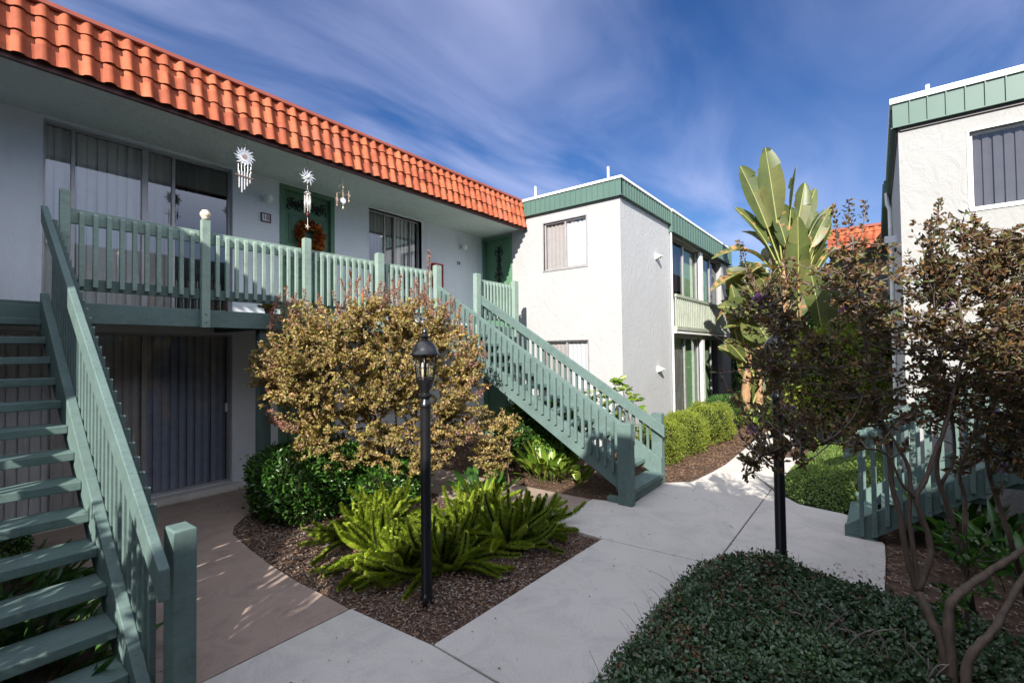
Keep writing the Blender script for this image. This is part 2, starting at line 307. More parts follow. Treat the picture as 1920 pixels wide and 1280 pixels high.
# ------------------------------------------------------------------ mesh helpers
ROOT = {}
def root_loc(o):
    while o.parent: o = o.parent
    return ROOT.get(o.name, Vector((0, 0, 0)))
def link(o, parent):
    COL.objects.link(o)
    if parent: o.parent = parent
def thing(name, label, cat, loc=(0, 0, 0), group=None):
    o = bpy.data.objects.new(name, None); COL.objects.link(o); o.location = loc; o.empty_display_size = 0.1
    ROOT[o.name] = Vector(loc); o['label'] = label; o['category'] = cat
    if group: o['group'] = group
    return o
def tag(o, label, cat, group=None, kind=None):
    o['label'] = label; o['category'] = cat
    if group: o['group'] = group
    if kind: o['kind'] = kind
    return o
def struct(o): o['kind'] = 'structure'; return o
class MB:
    def __init__(s): s.v = []; s.f = []; s.mi = []; s.cur = 0; s.n = 0
    def add(s, vs, fs):
        b = s.n; s.v.extend([tuple(p) for p in vs]); s.n += len(vs)
        s.f.extend([tuple(i+b for i in f) for f in fs]); s.mi.extend([s.cur]*len(fs)); return s
    def box(s, x0, x1, y0, y1, z0, z1):
        x0, x1 = sorted((x0, x1)); y0, y1 = sorted((y0, y1)); z0, z1 = sorted((z0, z1))
        return s.add([(x0,y0,z0),(x1,y0,z0),(x1,y1,z0),(x0,y1,z0),(x0,y0,z1),(x1,y0,z1),(x1,y1,z1),(x0,y1,z1)],
              [(0,3,2,1),(4,5,6,7),(0,1,5,4),(1,2,6,5),(2,3,7,6),(3,0,4,7)])
    def prism(s, pts, axis, a, b):
        """pts 2D polygon, extruded along axis from a to b (axis 'x': pts=(y,z); 'y': pts=(x,z); 'z': pts=(x,y))"""
        def P(p, t): return {'x': (t, p[0], p[1]), 'y': (p[0], t, p[1]), 'z': (p[0], p[1], t)}[axis]
        n = len(pts); vs = [P(p, a) for p in pts]+[P(p, b) for p in pts]
        ar = sum(pts[i][0]*pts[(i+1) % n][1]-pts[(i+1) % n][0]*pts[i][1] for i in range(n))
        flip = (ar > 0) == (b > a)
        if axis == 'y': flip = not flip
        fs = []
        for i in range(n):
            j = (i+1) % n; q = (i, j, j+n, i+n); fs.append(q if flip else q[::-1])
        c0 = tuple(range(n)); c1 = tuple(range(n, 2*n))
        fs += [c0[::-1] if flip else c0, c1 if flip else c1[::-1]]
        return s.add(vs, fs)
    def tube(s, pts, radii, n=8, cap=True):
        pts = [Vector(p) for p in pts]
        if not hasattr(radii, '__len__'): radii = [radii]*len(pts)
        prev = None; rings = []
        for i, p in enumerate(pts):
            d = (pts[min(i+1, len(pts)-1)]-pts[max(i-1, 0)])
            if d.length < 1e-9: d = Vector((0, 0, 1))
            d.normalize()
            if prev is None:
                a = Vector((0, 0, 1)) if abs(d.z) < 0.9 else Vector((1, 0, 0))
                u = d.cross(a).normalized()
            else: u = (prev-d*prev.dot(d)).normalized()
            prev = u; w = d.cross(u)
            rings.append([p+(u*math.cos(t)+w*math.sin(t))*radii[i] for t in [2*math.pi*k/n for k in range(n)]])
        vs = [q for r in rings for q in r]; fs = []
        for i in range(len(pts)-1):
            for k in range(n):
                fs.append((i*n+k, i*n+(k+1) % n, (i+1)*n+(k+1) % n, (i+1)*n+k))
        if cap: fs += [tuple(range(n))[::-1], tuple(range((len(pts)-1)*n, len(pts)*n))]
        return s.add(vs, fs)
    def lathe(s, c, prof, n=16):
        """prof [(r,z)], around vertical axis at c"""
        vs = []; fs = []
        for r, z in prof:
            for k in range(n):
                t = 2*math.pi*k/n; vs.append((c[0]+r*math.cos(t), c[1]+r*math.sin(t), c[2]+z))
        for i in range(len(prof)-1):
            for k in range(n): fs.append((i*n+k, i*n+(k+1) % n, (i+1)*n+(k+1) % n, (i+1)*n+k))
        fs += [tuple(range(n))[::-1], tuple(range((len(prof)-1)*n, len(prof)*n))]
        return s.add(vs, fs)
    def sphere(s, c, r, n=14, sz=1.0):
        return s.lathe(c, [(max(1e-4, r*math.sin(math.pi*i/n)), -r*sz*math.cos(math.pi*i/n)) for i in range(n+1)], n+4)
    def build(s, name, mat, parent=None, smooth=False, bevel=0.0, auto=None):
        me = bpy.data.meshes.new(name)
        off = root_loc(parent) if parent else Vector((0, 0, 0))
        me.from_pydata([(a-off.x, b-off.y, c-off.z) for a, b, c in s.v], [], s.f); me.update()
        mats = mat if isinstance(mat, (list, tuple)) else [mat]
        for m in mats: me.materials.append(m)
        if len(mats) > 1:
            for i, p in enumerate(me.polygons): p.material_index = s.mi[i]
        if smooth: me.shade_smooth()
        if auto is not None: me.shade_smooth(); me.set_sharp_from_angle(angle=R_(auto))
        o = bpy.data.objects.new(name, me); link(o, parent)
        if bevel:
            b = o.modifiers.new('bevel', 'BEVEL'); b.width = bevel; b.segments = 2; b.limit_method = 'ANGLE'; b.angle_limit = R_(40)
        return o
def npmesh(name, V, F, mats, parent=None, mi=None, smooth=False):
    """V (n,3), F (m,k) numpy"""
    off = root_loc(parent) if parent else Vector((0, 0, 0))
    me = bpy.data.meshes.new(name); V = np.asarray(V, dtype=np.float32)-np.array(off, dtype=np.float32)
    k = F.shape[1]
    me.vertices.add(len(V)); me.vertices.foreach_set('co', V.ravel())
    me.loops.add(F.size); me.loops.foreach_set('vertex_index', F.ravel().astype(np.int32))
    me.polygons.add(len(F)); me.polygons.foreach_set('loop_start', np.arange(0, F.size, k, dtype=np.int32))
    me.polygons.foreach_set('loop_total', np.full(len(F), k, dtype=np.int32))
    for m in (mats if isinstance(mats, (list, tuple)) else [mats]): me.materials.append(m)
    if mi is not None: me.polygons.foreach_set('material_index', np.asarray(mi, dtype=np.int32))
    me.update(calc_edges=True)
    if smooth: me.shade_smooth()
    o = bpy.data.objects.new(name, me); link(o, parent); return o
def nrm(a): return a/np.maximum(np.linalg.norm(a, axis=1, keepdims=True), 1e-9)
def rand_dirs(n):
    return nrm(rng.normal(size=(n, 3)))
def leaves(P, D, size, wr=0.5, fold=0.25, jit=0.3, roll=None):
    """leaf blades (6 verts, 2 quads folded on the midrib) at P pointing D. returns V,F"""
    n = len(P); L = (size*(1+jit*rng.uniform(-1, 1, n)))[:, None]
    D = nrm(D); A = rand_dirs(n) if roll is None else nrm(roll + 0.35*rand_dirs(n))
    S = nrm(np.cross(D, A)); N = np.cross(S, D)
    W = L*wr*0.5
    base = P; mid1 = P+D*L*0.4-N*L*fold*0.10; tip = P+D*L-N*L*fold*0.5
    l1 = P+D*L*0.32+S*W+N*W*fold; l2 = P+D*L*0.72+S*W*0.75+N*W*fold-N*L*fold*0.3
    r1_ = P+D*L*0.32-S*W+N*W*fold; r2_ = P+D*L*0.72-S*W*0.75+N*W*fold-N*L*fold*0.3
    V = np.stack([base, l1, l2, tip, r2_, r1_], 1).reshape(-1, 3)
    b = (np.arange(n)*6)[:, None]
    F = np.concatenate([b+np.array([[0, 1, 2, 3]]), b+np.array([[0, 3, 4, 5]])], 1).reshape(-1, 4)
    return V, F
def merge(parts):
    Vs = []; Fs = []; o = 0
    for V, F in parts: Vs.append(V); Fs.append(F+o); o += len(V)
    return np.concatenate(Vs), np.concatenate(Fs)

# ------------------------------------------------------------------ building helpers
def wallgrid(name, mat, parent, axis, pos, u0, u1, z0, z1, holes, t=0.14, inner=-1):
    """wall plane at axis=pos with rectangular holes (ua,ub,za,zb); thickness t going to the inner side"""
    us = sorted({u0, u1, *[min(max(h[i], u0), u1) for h in holes for i in (0, 1)]})
    zs = sorted({z0, z1, *[min(max(h[i], z0), z1) for h in holes for i in (2, 3)]})
    mb = MB(); p2 = pos+inner*t
    def inside(u, z): return any(h[0] < u < h[1] and h[2] < z < h[3] for h in holes)
    def P(u, z, q): return (q, u, z) if axis == 'x' else (u, q, z)
    for i in range(len(us)-1):
        for j in range(len(zs)-1):
            a, b, c, d = us[i], us[i+1], zs[j], zs[j+1]
            if b-a < 1e-6 or d-c < 1e-6 or inside((a+b)/2, (c+d)/2): continue
            for q in (pos, p2): mb.add([P(a, c, q), P(b, c, q), P(b, d, q), P(a, d, q)], [(0, 1, 2, 3)])
    for a, b, c, d in holes:
        for (ua, za, ub, zb) in ((a, c, b, c), (b, c, b, d), (b, d, a, d), (a, d, a, c)):
            mb.add([P(ua, za, pos), P(ub, zb, pos), P(ub, zb, p2), P(ua, za, p2)], [(0, 1, 2, 3)])
    return mb.build(name, mat, parent)
def P3(axis, u, q, z): return (q, u, z) if axis == 'x' else (u, q, z)
def abox(mb, axis, u0, u1, q0, q1, z0, z1):
    return mb.box(q0, q1, u0, u1, z0, z1) if axis == 'x' else mb.box(u0, u1, q0, q1, z0, z1)
def blinds(mb, axis, u0, u1, q, z0, z1, w=0.085, ang=0.35, inn=-1):
    n = max(1, int((u1-u0)/w)); w = (u1-u0)/n
    for i in range(n):
        a = u0+i*w; b = a+w*1.04; d = (0.012+0.022*rnd.random())*inn; c = (a+b)/2; g = 0.008*inn
        p = [P3(axis, a, q, z0), P3(axis, c, q+d*0.1-g, z0), P3(axis, b, q+d, z0), P3(axis, b, q+d, z1), P3(axis, c, q+d*0.1-g, z1), P3(axis, a, q, z1)]
        mb.add(p, [(0, 1, 4, 5), (1, 2, 3, 4)])
def curtain(mb, axis, u0, u1, q, z0, z1, wave=0.07, amp=0.025):
    n = max(4, int((u1-u0)/wave*6)); ph = rnd.random()*6
    us = [u0+(u1-u0)*i/n for i in range(n+1)]
    vs = [P3(axis, u, q+amp*math.sin(u/wave*6.28+ph+0.8*math.sin(u*9)), z) for z in (z0, z1) for u in us]
    mb.add(vs, [(i, i+1, n+2+i, n+1+i) for i in range(n)])
def window(parent, axis, pos, u0, u1, z0, z1, mull, covers, inn=-1, rec=0.07, fr=0.03, mat=None, sill=True, glass=None, trim=None, handle=None):
    """window part > frame, sill, pane(s), blinds. mull = [(ua,ub)] vertical mullions ; covers=[(kind,mat,ua,ub)]"""
    q = pos+inn*rec; fm = mat or M_alu
    # the frame is the part itself; the panes and blinds are its sub-parts
    mb = MB(); q1 = q-inn*0.0; q2 = q+inn*0.045
    abox(mb, axis, u0, u0+fr, q1, q2, z0+fr, z1-fr); abox(mb, axis, u1-fr, u1, q1, q2, z0+fr, z1-fr)
    abox(mb, axis, u0, u1, q1, q2, z1-fr, z1); abox(mb, axis, u0, u1, q1, q2, z0, z0+fr)
    for a, b in mull: abox(mb, axis, a, b, q1-inn*0.004, q2-inn*0.004, z0+fr, z1-fr)
    w = mb.build('window', fm, parent, bevel=0.003)
    edges = [u0+fr]+[e for ab in mull for e in ab]+[u1-fr]
    for i in range(0, len(edges), 2):
        g = MB(); off = 0.02+0.012*((i//2) % 2)
        g.add([P3(axis, edges[i], q+inn*off, z0+fr), P3(axis, edges[i+1], q+inn*off, z0+fr), P3(axis, edges[i+1], q+inn*off, z1-fr), P3(axis, edges[i], q+inn*off, z1-fr)], [(0, 1, 2, 3)])
        g.build('pane', glass or M_glass, w)
    for kind, cm, a, b in covers:
        c = MB(); qq = pos+inn*(rec+0.055)
        if kind == 'b': blinds(c, axis, a, b, qq, z0+0.02, z1-0.03, inn=inn); c.build('blinds', cm, w)
        else: curtain(c, axis, a, b, qq+inn*0.035, z0+0.02, z1-0.03); c.build('curtain', cm, w)
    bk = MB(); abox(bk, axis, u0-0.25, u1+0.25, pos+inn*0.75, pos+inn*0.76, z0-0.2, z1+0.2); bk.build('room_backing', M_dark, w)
    if sill:
        s_ = MB(); abox(s_, axis, u0-0.03, u1+0.03, pos-inn*0.012, pos+inn*rec, z0-0.03, z0-0.002); s_.build('sill', trim or fm, w, bevel=0.003)
    if trim:
        t_ = MB(); f_ = 0.022; a0 = pos-inn*0.008; a1 = pos+inn*0.06
        abox(t_, axis, u0-f_, u0, a0, a1, z0, z1); abox(t_, axis, u1, u1+f_, a0, a1, z0, z1); abox(t_, axis, u0-f_, u1+f_, a0, a1, z1+0.001, z1+f_)
        t_.build('trim', trim, w)
    if handle:
        h = MB(); abox(h, axis, handle[0], handle[0]+0.025, q1-inn*0.035, q1-inn*0.006, handle[1]-0.06, handle[1]+0.06); h.build('handle', M_trim, w, bevel=0.004)
    return w
def door(parent, axis, pos, u0, u1, z0, z1, inn=-1, knobside=0, panels=True, frame=0.07, step=0.012):
    q = pos+inn*0.05
    mb = MB()
    abox(mb, axis, u0, u0+frame, pos-inn*0.012, pos+inn*0.10, z0, z1-frame); abox(mb, axis, u1-frame, u1, pos-inn*0.012, pos+inn*0.10, z0, z1-frame)
    abox(mb, axis, u0, u1, pos-inn*0.012, pos+inn*0.10, z1-frame, z1)
    d = MB(); abox(d, axis, u0+frame, u1-frame, q, q+inn*0.04, z0, z1-frame)
    a, b = u0+frame, u1-frame; w = b-a; h = z1-frame-z0
    if panels:
        for zz0, zz1 in ((0.08, 0.36), (0.41, 0.56), (0.61, 0.83)):
            for ua, ub in ((0.12, 0.46), (0.54, 0.88)):
                pa, pb, pc, pd = a+w*ua, a+w*ub, z0+h*zz0, z0+h*zz1; t = 0.012
                for (x0, x1, y0, y1) in ((pa, pb, pc, pc+t), (pa, pb, pd-t, pd), (pa, pa+t, pc+t, pd-t), (pb-t, pb, pc+t, pd-t)):
                    abox(d, axis, x0, x1, q-inn*step, q, y0, y1)
                abox(d, axis, pa+0.035, pb-0.035, q-inn*step*0.8, q, pc+0.035, pd-0.035)
    o = d.build('door', M_door, parent, bevel=0.003)
    mb.build('frame', M_door, o, bevel=0.003)
    k = MB(); ku = a+0.05 if knobside == 0 else b-0.05
    c = P3(axis, ku, q-inn*0.045, z0+h*0.45); k.sphere(c, 0.026, 10)
    k.tube([P3(axis, ku, q, z0+h*0.45), c], 0.012, 8); k.tube([P3(axis, ku, q, z0+h*0.45+0.1), P3(axis, ku, q-inn*0.015, z0+h*0.45+0.1)], 0.024, 10)
    k.build('knob', M_brass, o, smooth=True)
    return o, q
def scroll(parent, axis, q, cu, cz, w, h, vertical=False):
    """black iron scroll ornament made of curled bars"""
    mb = MB(); rr = 0.010
    def spir(u, z, r, s, e, k):
        pts = []
        for i in range(k+1):
            t = s+(e-s)*i/k; r_ = r*(1-0.55*i/k); pts.append(P3(axis, u+r_*math.cos(t), q, z+r_*math.sin(t)))
        mb.tube(pts, rr, 6)
    if not vertical:
        for i in range(4):
            u = cu-w/2+w*(i+0.5)/4
            for sz in (-1, 1):
                for su in (-1, 1): spir(u+su*w*0.055, cz+sz*h*0.24, h*0.21, sz*1.2, sz*1.2+su*5.2, 14)
        for i in range(3):
            u = cu-w/2+w*(i+1)/4; spir(u, cz, h*0.17, 0, 6.28, 12)
        mb.tube([P3(axis, cu-w*0.42, q, cz), P3(axis, cu+w*0.42, q, cz)], rr, 6)
    else:
        for i in range(5):
            z = cz-h/2+h*(i+0.5)/5; ww = w*(0.5, 0.9, 0.5, 0.5, 0.9)[i]
            for su in (-1, 1):
                for sz in (-1, 1): spir(cu+su*ww*0.25, z+sz*h*0.045, ww*0.24, sz*1.4, sz*1.4+su*5.0, 12)
        mb.tube([P3(axis, cu, q, cz-h/2), P3(axis, cu, q, cz+h/2)], rr*1.2, 6)
    return mb.build('iron_scroll', M_iron, parent, smooth=True)
def fascia(parent, axis, q, u0, u1, z0, z1, out=1, seam=0.155, depth=0.05, cap=0.07):
    """standing seam metal band facing out*axis, with white cap"""
    mb = MB(); abox(mb, axis, u0, u1, q-out*depth, q, z0, z1)
    n = int((u1-u0)/seam)
    for i in range(1, n): abox(mb, axis, u0+i*(u1-u0)/n-0.006, u0+i*(u1-u0)/n+0.006, q, q+out*0.016, z0+0.012, z1)
    abox(mb, axis, u0, u1, q, q+out*0.018, z0, z0+0.012)
    f = mb.build('fascia', M_fascia, parent)
    return f
def tiles(parent, axis, q, u0, u1, z0, z1, out=1, pitch=0.153, rows=3, lean=0.10, offs=0.0):
    """mansard of S tiles : rows of wavy courses; q = outer bottom plane"""
    Vs = []; Fs = []; o = 0; sub = 12
    nu = int(round((u1-u0)/pitch*sub)); us = np.linspace(u0, u1, nu+1)
    t = ((us+offs)/pitch) % 1.0
    # S profile: round roll over 60% , shallow pan over the rest, sharp lip on one side
    prof = np.where(t < 0.62, np.sin(np.pi*np.clip(t/0.62, 0, 1))**0.75, -0.12*np.sin(np.pi*np.clip((t-0.62)/0.38, 0, 1)))*0.042
    H = z1-z0; hr = H/(rows-0.35); tr_ = np.random.default_rng(77); ti = np.floor((us+offs)/pitch).astype(int); ti -= ti.min()
    for r in range(rows):
        jq = tr_.normal(0, 0.0030, ti.max()+1)[ti]; jz = tr_.normal(0, 0.0030, ti.max()+1)[ti]; jt = tr_.normal(0, 0.03, ti.max()+1)[ti]
        za = z0+r*hr; zb = min(za+hr+0.03, z1)
        for k in range(5):
            f = k/4; z = za+(zb-za)*f; qq = q-out*(lean*(z-z0)/H)+out*(0.024*(1-f))
            y = qq+out*(prof*(1.0-0.08*f)*(1+jt)+jq*(1-f))
            wob = 0.0025*np.sin(us*37+r*5)+jz
            Vs.append(np.stack([y, us, np.full_like(us, z)+wob*(k == 0)], 1) if axis == 'x' else np.stack([us, y, np.full_like(us, z)+wob*(k == 0)], 1))
        n = nu+1
        for k in range(4):
            a = o+k*n+np.arange(nu); Fs.append(np.stack([a, a+1, a+n+1, a+n], 1))
        # thick lower lip
        base = Vs[-5].copy(); ax = 0 if axis == 'x' else 1
        base[:, ax] -= out*0.016
        Vs.append(base); a = o+np.arange(nu); b = o+5*n+np.arange(nu)
        Fs.append(np.stack([a, a+1, b+1, b], 1)); o += 6*n
    V = np.concatenate(Vs); F = np.concatenate(Fs)
    if not (axis == 'x' and out > 0 or axis == 'y' and out < 0): F = F[:, ::-1]
    ob = npmesh('roof_tiles', V, F, M_tile, parent)
    ob.data.shade_smooth(); ob.data.set_sharp_from_angle(angle=R_(50))
    return ob
def text_obj(name, s, size, mat, parent, loc, rot, ext=0.004):
    cu = bpy.data.curves.new(name, 'FONT'); cu.body = s; cu.size = size; cu.extrude = ext; cu.align_x = 'CENTER'; cu.align_y = 'CENTER'
    tmp = bpy.data.objects.new('tmp', cu); COL.objects.link(tmp)
    dg = bpy.context.evaluated_depsgraph_get(); me = bpy.data.meshes.new_from_object(tmp.evaluated_get(dg))
    bpy.data.objects.remove(tmp); me.materials.clear(); me.materials.append(mat)
    me.transform(rot.to_4x4()); 
    off = root_loc(parent) if parent else Vector((0, 0, 0))
    me.transform(Matrix.Translation(Vector(loc)-off))
    o = bpy.data.objects.new(name, me); link(o, parent); return o

# ================================================================== SETTING
g_ = MB(); g_.add([(-60, -40, -0.03), (60, -40, -0.03), (60, 160, -0.03), (-60, 160, -0.03)], [(0, 1, 2, 3)])
struct(g_.build('ground', M_soil))
def slab(mb, pts, z0=-0.10, z1=0.0): mb.prism(pts, 'z', z0, z1)
pm = MB(); J = 0.006
slab(pm, [(-3.0, -3), (-2.23+J, -3), (-1.15, -3), (-1.15, 2.0-J), (-2.23, 2.05-J), (-3.0, 1.99)])
slab(pm, [(-2.22, 2.05+J), (-1.13, 2.01+J), (-1.12-J, 4.22-J), (-2.14, 4.17-J)])
slab(pm, [(-2.80, 4.22), (-2.14, 4.17+J), (-1.12-J, 4.22+J), (-1.12-J, 6.95), (-1.45, 7.25), (-1.75, 7.0), (-2.05, 6.7), (-2.37, 6.39), (-2.33, 5.42), (-2.43, 5.30), (-2.80, 5.22)])
slab(pm, [(-1.12+J, 4.0), (0.0, 4.2), (0.02, 5.12), (0.02, 5.55), (0.0, 5.62), (-0.27, 5.62), (-0.27, 6.30), (-0.34, 6.34), (-0.75, 6.42), (-1.08, 6.84), (-1.12+J, 6.93)])
# curved run going away beside the mulch bed
Lc = [(-2.37, 6.40), (-2.10, 6.85), (-1.98, 7.3), (-1.93, 8.0), (-1.95, 9.8), (-1.98, 11.2), (-1.9, 12.5), (-1.5, 14.0), (-0.8, 16)]
Rc = [(-1.12-J, 6.96), (-1.36, 7.40), (-1.50, 7.75), (-1.58, 8.3), (-1.50, 9.0), (-1.30, 9.8), (-1.15, 11.2), (-1.0, 12.5), (-0.6, 14), (0.2, 16)]
slab(pm, [(-2.05, 6.72), (-1.75, 7.02), (-1.45, 7.27)][::1]+[(-1.14-J, 6.97)]+Rc[1:]+Lc[:1:-1]+[(-2.02, 6.95)])
struct(pm.build('path', M_conc, bevel=0.006))
pp = MB()
slab(pp, [(-1.50, 7.78), (-1.34, 7.42), (-1.10, 7.02), (-0.98, 6.95), (-0.92, 8.6), (-1.1, 9.2), (-1.42, 9.0), (-1.56, 8.3)], -0.1, -0.008)
struct(pp.build('path', M_conc))
bm_ = MB()
edge = [(-7.0, 0.78), (-7.0, 4.25), (-5.95, 4.25), (-5.95, 3.4), (-5.85, 2.75), (-5.68, 2.42), (-5.44, 2.21), (-5.22, 2.10), (-4.65, 2.03), (-4.2, 1.99), (-3.69, 1.97), (-3.32, 1.98), (-3.01, 1.98), (-3.01, 0.78)]
slab(bm_, edge)
slab(bm_, [(-7.0, 4.26), (-2.81, 4.26), (-2.81, 5.20), (-7.0, 5.20)], -0.1, -0.003)
struct(bm_.build('paving', M_beige, bevel=0.005))
# little raised concrete kerb at the ground cover
# ================================================================== LEFT (tile roofed) APARTMENT BUILDING
B1 = thing('apartment_building', 'two-storey grey-white building with orange tiled eave and green balcony', 'building', (-9, 3.5, 0))
DK = 2.29; SO = 4.40; WX = -7.0
up_holes = [(0.93, 2.81, DK+0.06, 4.37), (3.46, 4.36, DK, 4.37), (5.03, 6.24, 2.75, 4.37)]
lo_holes = [(-0.10, 2.81, 0.09, 2.09), (3.44, 4.36, 0.0, 2.09), (5.03, 6.24, 0.75, 2.05)]
wallgrid('wall', M_grey, B1, 'x', WX, -3.0, 2.855, DK, SO+0.2, up_holes[:1])
wallgrid('wall', M_brick, B1, 'x', WX, 2.855, 5.03, DK, SO+0.2, [up_holes[1], (5.03, 6.24, 2.75, 4.37)])
wallgrid('wall', M_grey, B1, 'x', WX, 5.03, 8.05, DK, SO+0.2, up_holes[2:])
wallgrid('wall', M_grey, B1, 'x', WX, -3.0, 2.855, -0.1, DK, lo_holes[:1])
wallgrid('wall', M_brick, B1, 'x', WX, 2.855, 8.05, -0.1, DK, lo_holes[1:])
t_ = MB(); t_.box(-11, -10.9, -3, 8.0, -0.1, 4.9); t_.box(-10.9, -7.15, -3, -2.9, -0.1, 4.5); t_.build('wall', M_grey, B1)
# windows, upper
window(B1, 'x', WX, 0.93, 2.81, DK+0.06, 4.37, [(1.165, 1.20), (1.81, 1.87), (2.12, 2.155)],
       [('b', M_blind, 0.95, 1.86), ('b', M_blindb, 1.87, 2.16), ('c', M_curt, 2.15, 2.62)], handle=(0.965, 3.1))
window(B1, 'x', WX, 5.03, 6.24, 2.75, 4.37, [(5.40, 5.43), (5.62, 5.66), (6.0, 6.02)],
       [('c', M_blindb, 5.06, 5.62), ('b', M_blind, 5.64, 6.2)], mat=M_alu)
M_charcoal = mat_plain('charcoal_vertical_blinds', (0.35, 0.39, 0.49), 0.8, vary=0.1)
window(B1, 'x', WX, -0.10, 2.81, 0.09, 2.09, [(0.62, 0.65), (1.02, 1.05), (1.82, 1.87)],
       [('b', M_blind, -0.1, 1.05), ('b', M_blindb, 1.05, 1.83), ('b', M_charcoal, 1.86, 2.78)], rec=0.08, glass=M_glassl, handle=(2.745, 1.1))
window(B1, 'x', WX, 5.03, 6.24, 0.75, 2.05, [(5.6, 5.65)], [('b', M_blind, 5.06, 6.2)])
s_ = MB(); s_.prism([(-6.86, -0.05), (-6.86, 0.02), (-6.90, 0.075), (-7.0, 0.085), (-7.0, -0.05)], 'y', -0.1, 2.9)
s_.build('threshold', M_conc, B1, bevel=0.004)
d1, q1 = door(B1, 'x', WX, 3.46, 4.36, DK, 4.37); scroll(d1, 'x', q1+0.012, 3.91, 4.12, 0.66, 0.20)
door(B1, 'x', WX, 3.44, 4.36, 0.0, 2.09)
# soffit + roof
t_ = MB(); t_.box(-7.0+0.001, -5.83, -3.0, 8.048, SO, SO+0.06); t_.build('soffit', M_soffit, B1)
t_ = MB(); t_.box(-11, -5.93, -3.0, 8.045, SO+0.45, SO+0.55); t_.build('flat_roof', M_roof, B1)
t_ = MB(); t_.box(-5.95, -5.86, -3.0, 8.045, SO+0.07, SO+0.44); t_.build('roof_backing', M_drip, B1)
tiles(B1, 'x', -5.765, -3.0, 8.045, SO+0.0, 4.97, 1, 0.153, 3, 0.10, 0.05)
t_ = MB(); t_.prism([(-5.965, 4.955), (-5.825, 4.955), (-5.815, 4.965), (-5.825, 5.01), (-5.965, 5.02)], 'y', -3.0, 8.045); t_.build('ridge_cap', M_ridge, B1, bevel=0.003)
t_ = MB(); t_.box(-5.83, -5.785, -3.0, 8.046, SO-0.045, SO+0.04); t_.build('drip_edge', M_drip, B1)
# balcony: deck, beam, posts, rails, balusters
bal = MB(); bal.box(-6.999, -5.66, -3.0, 7.40, DK-0.05, DK-0.006); bal.box(-6.999, -6.08, 7.401, 8.045, DK-0.05, DK-0.006); bal = bal.build('balcony', M_paint, B1)
t_ = MB(); t_.box(-5.655, -5.60, 0.80, 5.31, 2.105, DK); t_.box(-5.655, -5.60, 6.30, 7.40, 2.105, DK); t_.box(-6.12, -5.656, 7.352, 7.40, 2.105, DK-0.06); t_.box(-5.655, -5.60, -3.0, -0.34, 2.105, DK); t_.box(-5.655, -5.602, 5.31, 6.30, 2.13, DK-0.04); t_.box(-5.655, -5.602, -0.34, 0.80, 2.12, DK-0.04)
t_.build('beam', M_paint, bal, bevel=0.005)
t_ = MB(); t_.box(-6.99, -5.66, 2.58, 2.70, 2.11, 2.235); t_.box(-6.99, -5.66, 5.2, 5.3, 2.11, 2.235); t_.box(-6.999, -5.66, -3, 7.345, 2.19, 2.238); t_.build('joist', M_paint, bal)
for y in (2.565, 7.3):
    t_ = MB(); t_.box(-5.77, -5.66, y, y+0.13, -0.05, 2.11); t_.build('support_post', M_paint, bal, bevel=0.006)
posts = [(0.845, 0.915, 3.27, 2.2), (1.93, 2.01, 3.235, 2.10), (3.04, 3.13, 3.245, 2.12), (4.11, 4.22, 3.23, 2.12), (5.22, 5.335, 3.21, 2.12), (6.175, 6.29, 3.20, 2.12), (7.27, 7.39, 3.19, 2.1)]
for i, (a, b, zt, zb) in enumerate(posts):
    t_ = MB(); w = b-a; x0, x1 = -5.60, -5.60+w*0.75
    t_.box(x0, x1, a, b, zb, zt-0.006); t_.box(x0+0.008, x1-0.008, a+0.008, b-0.008, zt-0.006, zt)
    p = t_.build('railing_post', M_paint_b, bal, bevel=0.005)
    if i == 1:
        c = MB(); c.lathe((x0+0.03, (a+b)/2, zt), [(0.02, 0), (0.036, 0.002), (0.032, 0.015), (0.048, 0.035), (0.052, 0.055), (0.046, 0.078), (0.032, 0.088), (0.036, 0.095), (0.028, 0.100)], 18)
        c.build('post_cap', M_cream, p, smooth=True)
    bt = MB()
    for z in (2.15, 2.235): bt.lathe((0, 0, 0), [(0.0001, 0)], 3) if False else bt.tube([(x1-0.001, (a+b)/2, z), (x1+0.007, (a+b)/2, z)], 0.009, 8)
    bt.build('bolt', M_paint, p)
def railrun(y0, y1, n, skip_dark=False):
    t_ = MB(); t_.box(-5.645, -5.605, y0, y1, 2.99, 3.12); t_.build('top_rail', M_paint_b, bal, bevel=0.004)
    t_ = MB(); t_.box(-5.645, -5.605, y0, y1, 2.40, 2.505); t_.build('bottom_rail', M_paint, bal, bevel=0.004)
    gap = (y1-y0-n*0.035)/(n+1)
    for i in range(n):
        y = y0+gap*(i+1)+0.035*i; b = MB()
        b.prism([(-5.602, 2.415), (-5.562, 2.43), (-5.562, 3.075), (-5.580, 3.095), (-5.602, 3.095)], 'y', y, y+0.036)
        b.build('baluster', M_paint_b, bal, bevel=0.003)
for k in range(len(posts)-1):
    if k == 4: continue
    railrun(posts[k][1], posts[k+1][0], 10 if k else 10)
t_ = MB(); t_.box(-6.75, -6.735, 4.62, 4.645, DK, 3.0); 

